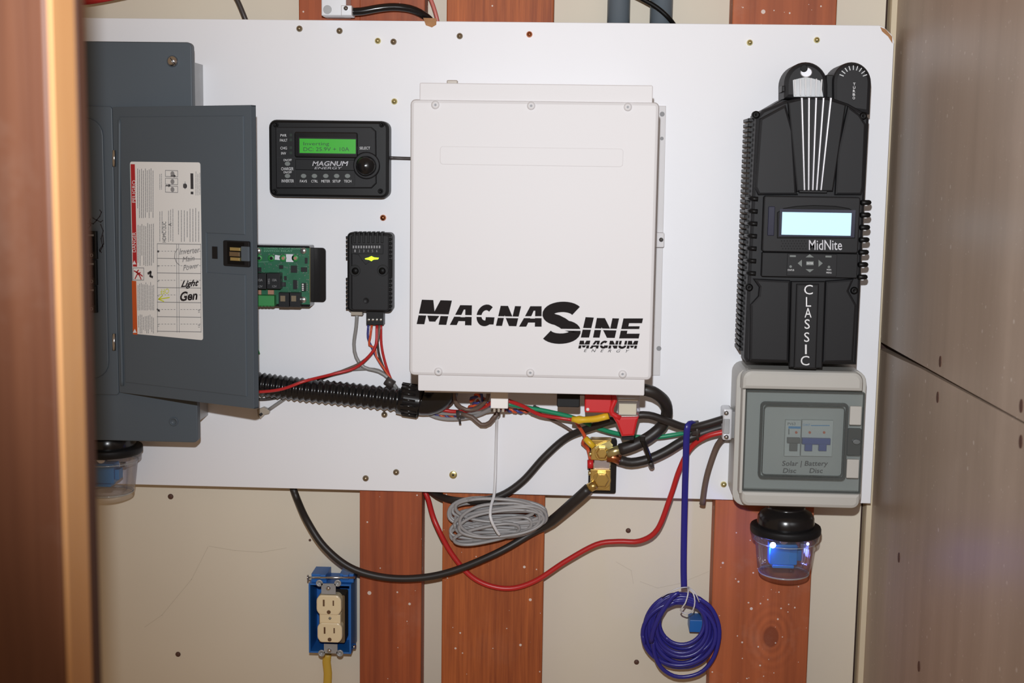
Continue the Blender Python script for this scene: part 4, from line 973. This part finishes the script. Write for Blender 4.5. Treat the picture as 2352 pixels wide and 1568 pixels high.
# cable ties
def tie(name, a, b, r, label, tail=None, m='dark_wire'):
    t = thing(name, P(*a), label, 'cable tie')
    B().tube(W([a, b]), r, n=10, raw=True).build('band', m, t)
    if tail: B().tube(W(tail), .0018, n=6, raw=True, rb=.0008).build('tail', m, t)
tie('cable_tie', (1049,952,.072), (1066,950,.072), .0065, 'dark tie around the grey cables right of the elbow', [(1055,958,.08), (1057,973,.076)])
tie('cable_tie', (1222,940,.092), (1236,945,.092), .0062, 'dark tie around the green and red wires under the inverter', [(1228,930,.10), (1229,952,.10)])
tie('cable_tie', (1588,984,.094), (1606,982,.094), .0100, 'black tie bunching the cables left of the metal clamp', [(1601,985,.11), (1603,1010,.10)])
t = thing('cable_tie', P(1476, 1000, .10), 'black tie joining the thick cable to the lower lug cable', 'cable tie')
B().tube(W([(1474,1006,.116), (1482,1025,.112), (1490,1045,.102), (1494,1062,.098)]), .0032, rb=.0012, n=8).build('band', 'black_satin', t)
B().box(front(.118), 1470, 1002, 1482, 1014, -.006, 0, ch=.001).build('head', 'black_satin', t)
B().tube(W([(1494,1062,.098), (1497,1071,.09)]), .0038, n=8, raw=True).build('tail', 'dark_wire', t)

# ------------------------------------------------------------------ grey coiled cable and its hanger
hg = thing('hanging_tie', P(1138, 1050, .06), 'thin grey tie strip holding up the coiled grey cable', 'cable tie')
B().tube(W([(1141,958,.070), (1140,1000,.058), (1138,1080,.062), (1135,1135,.074), (1128,1160,.088), (1126,1185,.098), (1133,1205,.098), (1144,1224,.092), (1148,1228,.090)]), .0020, rb=.0011, n=8, side=(0, -1, .02)).build('strip', 'tie_white', hg)
B().poly(front(.074), [(1125,962), (1148,936), (1152,940), (1147,958), (1138,966)], -.004, 0, .001).build('knot', 'grey_wire', hg)
cg = thing('coiled_cable', P(1140, 1240, .07), 'bundle of coiled grey flat phone cable hanging below the board', 'coiled cable')
loops = [(1142,1180,112,36,0), (1140,1182,106,30,.05), (1146,1188,100,26,-.04), (1150,1196,106,30,-.10), (1144,1172,98,24,.08), (1152,1202,98,26,-.12), (1150,1190,86,20,-.05), (1140,1205,96,18,-.05), (1128,1215,94,22,-.16), (1156,1182,70,14,-.12), (1118,1226,76,16,-.18), (1148,1194,92,34,-.06), (1136,1210,102,24,-.10), (1146,1176,106,20,.03), (1152,1188,94,16,-.02)]
for i, (cx, cy, ax, ay, tl) in enumerate(loops):
    pts = []
    d0 = .062 + .0028*(i % 6)
    for k in range(24):
        a = 2*math.pi*k/24 + i
        ca, sa = math.cos(a), math.sin(a)
        ex = ax*math.copysign(abs(ca)**.75, ca); ey = ay*math.copysign(abs(sa)**.85, sa)*(1+.12*math.sin(a*2+i))
        pts.append(P(cx + ex*math.cos(tl) - ey*math.sin(tl), cy + ex*math.sin(tl) + ey*math.cos(tl), d0 + .004*math.sin(a+i)))
    pts.append(pts[0]); pts.append(pts[1])
    B().tube(pts, .0024, rb=.0030, n=8, step=.004).build('loop', 'silver_cable', cg)

# ------------------------------------------------------------------ blue flat cable
bf = thing('blue_cable', P(1572, 1350, .07), 'deep blue flat cable hanging straight down and coiled in a ring', 'coiled cable')
B().tube(W([(1596,976,.095), (1588,972,.104), (1580,978,.113), (1577,1000,.110), (1575,1060,.098), (1573,1130,.080), (1571,1220,.066), (1570,1300,.062), (1571,1350,.062)]), .0044, rb=.0024, n=10, side=(0, -1, .02)).build('drop', 'blue_flat', bf)
cxs = [(1560,1448,80,84), (1562,1444,76,78), (1563,1446,72,80), (1566,1440,68,70), (1566,1446,66,76), (1568,1442,62,66), (1566,1440,58,60), (1570,1448,76,84), (1564,1452,80,76), (1568,1434,54,56), (1566,1450,62,72), (1572,1444,70,62), (1566,1428,52,52), (1560,1456,84,72)]
for i, (cx, cy, rx, ry) in enumerate(cxs):
    d0 = .046 + .0022*(i % 7)
    pts = [P(cx + rx*math.cos(a), cy + ry*math.sin(a), d0+.002*math.sin(2*a+i)) for a in [2*math.pi*k/20+i*.7 for k in range(21)]]
    pts.append(pts[1]); B().tube(pts, .0030, rb=.0022, n=8, step=.005).build('loop', 'blue_flat', bf)
pts = [P(x, y, .060) for x, y in ((1500,1470), (1503,1500), (1518,1532), (1548,1552), (1582,1553), (1615,1540), (1640,1508), (1652,1462), (1648,1425), (1630,1392), (1600,1372))]
B().tube(pts, .0030, rb=.0022, n=8).build('loop', 'blue_flat', bf)
B().tube(W([(1496,1475,.068), (1500,1450,.071), (1515,1415,.072), (1545,1370,.071), (1560,1362,.070)]), .0032, rb=.002, n=8).build('loop', 'blue_flat', bf)
tt = thing('twist_tie', P(1585, 1350, .075), 'white wire twist tie around the blue coil', 'cable tie')
B().tube(W([(1581,1350,.074), (1580,1365,.084), (1574,1385,.084), (1563,1401,.078), (1572,1408,.074), (1580,1409,.076), (1592,1400,.082), (1596,1380,.086), (1592,1362,.084), (1581,1348,.074)]), .0010, n=6).build('strand', 'tie_white', tt)
B().tube(W([(1581,1348,.074), (1560,1350,.078), (1540,1358,.078), (1520,1370,.076)]), .0008, n=6).build('strand', 'tie_white', tt)
B().tube(W([(1581,1348,.074), (1596,1360,.08), (1606,1382,.078)]), .0008, n=6).build('strand', 'tie_white', tt)
o = B().box(front(.030), 1584, 1424, 1622, 1452, -.0297, 0, r=.001, ch=.001).build('blue_box', 'outlet_blue'); tag(o, 'small bright blue plastic box showing through the blue coil', 'box')

# ------------------------------------------------------------------ outlet
DO = .052; FO = front(DO)
ob = thing('outlet_box', P(760, 1500, 0), 'blue plastic outlet box beside the narrow stud', 'outlet box')
a = FO.rect(709, 1341, 806, 1500); tk = .0022
z0, z1 = -DO+.0006, 0.0
b = B().prism(FO, rrect(a[0], a[1], a[0]+tk, a[3]), z0, z1, .0004).prism(FO, rrect(a[2]-tk, a[1], a[2], a[3]), z0, z1, .0004)
b.prism(FO, rrect(a[0]+tk, a[1], a[2]-tk, a[1]+tk), z0, z1, .0004).prism(FO, rrect(a[0]+tk, a[3]-tk, a[2]-tk, a[3]), z0, z1, .0004).prism(FO, rrect(a[0]+tk, a[1]+tk, a[2]-tk, a[3]-tk), z0, z0+.002)
b.build('shell', 'outlet_blue', ob)
B().box(front(.046), 715, 1318, 750, 1338, -.035, 0, ch=.001).build('nail_lug', 'outlet_blue', ob)
B().box(front(.046), 780, 1318, 812, 1338, -.035, 0, ch=.001).build('nail_lug', 'outlet_blue', ob)
for x in (735, 787): B().box(front(.050), x, 1320, x+13, 1331, -.006, .003, ch=.001).build('nail_loop', 'outlet_blue', ob)
B().box(front(.040), 806, 1482, 816, 1490, -.006, .002, ch=.001).build('nail_lug', 'outlet_blue', ob)
B().tube(W([(706,1326,.054), (816,1326,.054)]), .0014, n=8, raw=True).tube(W([(706,1326,.054), (708,1326,.054)]), .0040, n=10, raw=True).build('nail', 'steel', ob)
B().spin(front(.044), 813, 1484, [(4, 0), (4, .002), (0, .003)], 10).build('nail', 'steel', ob)
oc = thing('duplex_outlet', P(757, 1425, .04), 'ivory duplex power outlet set in the blue box', 'outlet')
FV = front(.056)
B().box(front(.042), 733, 1366, 792, 1475, -.028, 0, r=.002).build('housing', 'bronze', oc)
for cy in (1390, 1453):
    cxx = 755 if cy < 1400 else 757
    u, v = FV.px(cxx, cy); k = FV.scale(cxx, cy)
    pl = [(max(-28.5, min(28.5, 31*math.cos(t_)))*k+u, max(-23.5, min(23.5, 31*math.sin(t_)))*k+v) for t_ in [2*math.pi*i/40 for i in range(40)]]
    fc = B().prism(FV, pl, -.016, 0, .002).build('socket_face', 'ivory', oc)
    s = B().box(FV, cxx-13.5, cy-13, cxx-9.5, cy+2, -.001, .0003).box(FV, cxx+9, cy-11, cxx+12, cy+1, -.001, .0003).cyl(FV, cxx, cy+15.5, 4.6, -.001, .0003, n=12)
    s.build('slots', 'ivory_slot', fc)
B().box(FV, 734, 1411, 782, 1434, -.018, -.003, ch=.001).build('bridge', 'ivory', oc)
B().spin(FV, 757, 1421, [(3.2, -.003), (3, -.002), (0, -.0018)], 10).build('centre_screw', 'dull_steel', oc)
for (xa, ya, xb, yb, e, sx, sy) in ((738,1340,771,1364,1340,754,1351), (744,1479,775,1500,1501,756,1494)):
    st = B().box(FV, xa, ya, xb, yb, -.0030, -.0015).build('strap', 'panel_light', oc)
    for x in ((xa-5, xb+4) if e < 1400 else (xa-6, xb+5)):
        B().spin(FV, x, e, [(8, -.003), (8, -.0015), (4.5, -.0015), (4.5, -.003)], 14).build('strap_ear', 'panel_light', st)
    B().spin(FV, sx, sy, [(5.2, -.0015), (5, .0002), (0, .001)], 12).build('strap_screw', 'steel', st)
wire('outlet_cable', [(752,1500,.012), (750,1520,.012), (753,1545,.012), (751,1590,.012)], .0062, 'yellow_cable', 'flat yellow cable running down from the blue outlet box', rb=.003)

# ------------------------------------------------------------------ above the board
cj = thing('conduit_clamp', P(772, 30, .05), 'shiny galvanised cable box at the top edge above the board', 'junction box')
FJ = front(.075)
B().box(FJ, 738, -60, 795, 36, -.0365, 0, r=.001, ch=.001).build('box', 'galvanised', cj)
B().cyl(FJ, 752, 22, 10, 0, .0006, n=20).build('knockout', 'dull_steel', cj)
B().box(FJ, 783, 12, 808, 36, -.02, .004, r=.001, ch=.001).build('connector', 'galvanised', cj)
B().spin(FJ, 796, 20, [(5, .004), (5, .006), (0, .007)], 10).build('screw', 'dull_steel', cj)
wire('feed_cable', [(800,27,.066), (830,26,.066), (870,19,.064), (905,16,.060), (940,20,.055), (965,30,.046), (985,44,.036), (1000,62,.028)], .0052, 'black_satin', 'black cable curving from the metal box down behind the board')
for x, lb in ((1421, 'left grey plastic conduit rising above the board'), (1519, 'right grey plastic conduit rising above the board')):
    c0 = P(x, 20, .021)
    o = B().tube([Vector((c0.x, c0.y, ZT)), Vector((c0.x, c0.y, ztop-.15))], .0150, n=24, raw=True).build('pvc_conduit', 'pvc_grey'); tag(o, lb, 'conduit', 'conduits above the board')
wire('thin_wire', [(1440,-20,.045), (1480,0,.044), (1510,18,.043), (1535,40,.042), (1552,62,.028)], .0030, 'deep_black', 'thin black wire slanting across the two grey conduits')
wire('thin_wire', [(530,-25,.030), (545,0,.030), (562,40,.030), (575,75,.026)], .0034, 'dark_wire', 'thin dark brown wire slanting behind the board at top left')
wire('thin_wire', [(975,-25,.030), (990,0,.030), (1003,40,.030), (1010,80,.026)], .0028, 'pink_wire', 'thin pinkish red wire above the brown paint chip')
wire('thin_wire', [(120,-4,.045), (180,5,.045), (230,0,.045), (300,-14,.045)], .0038, 'red_wire', 'red wire grazing the top left corner of the view')
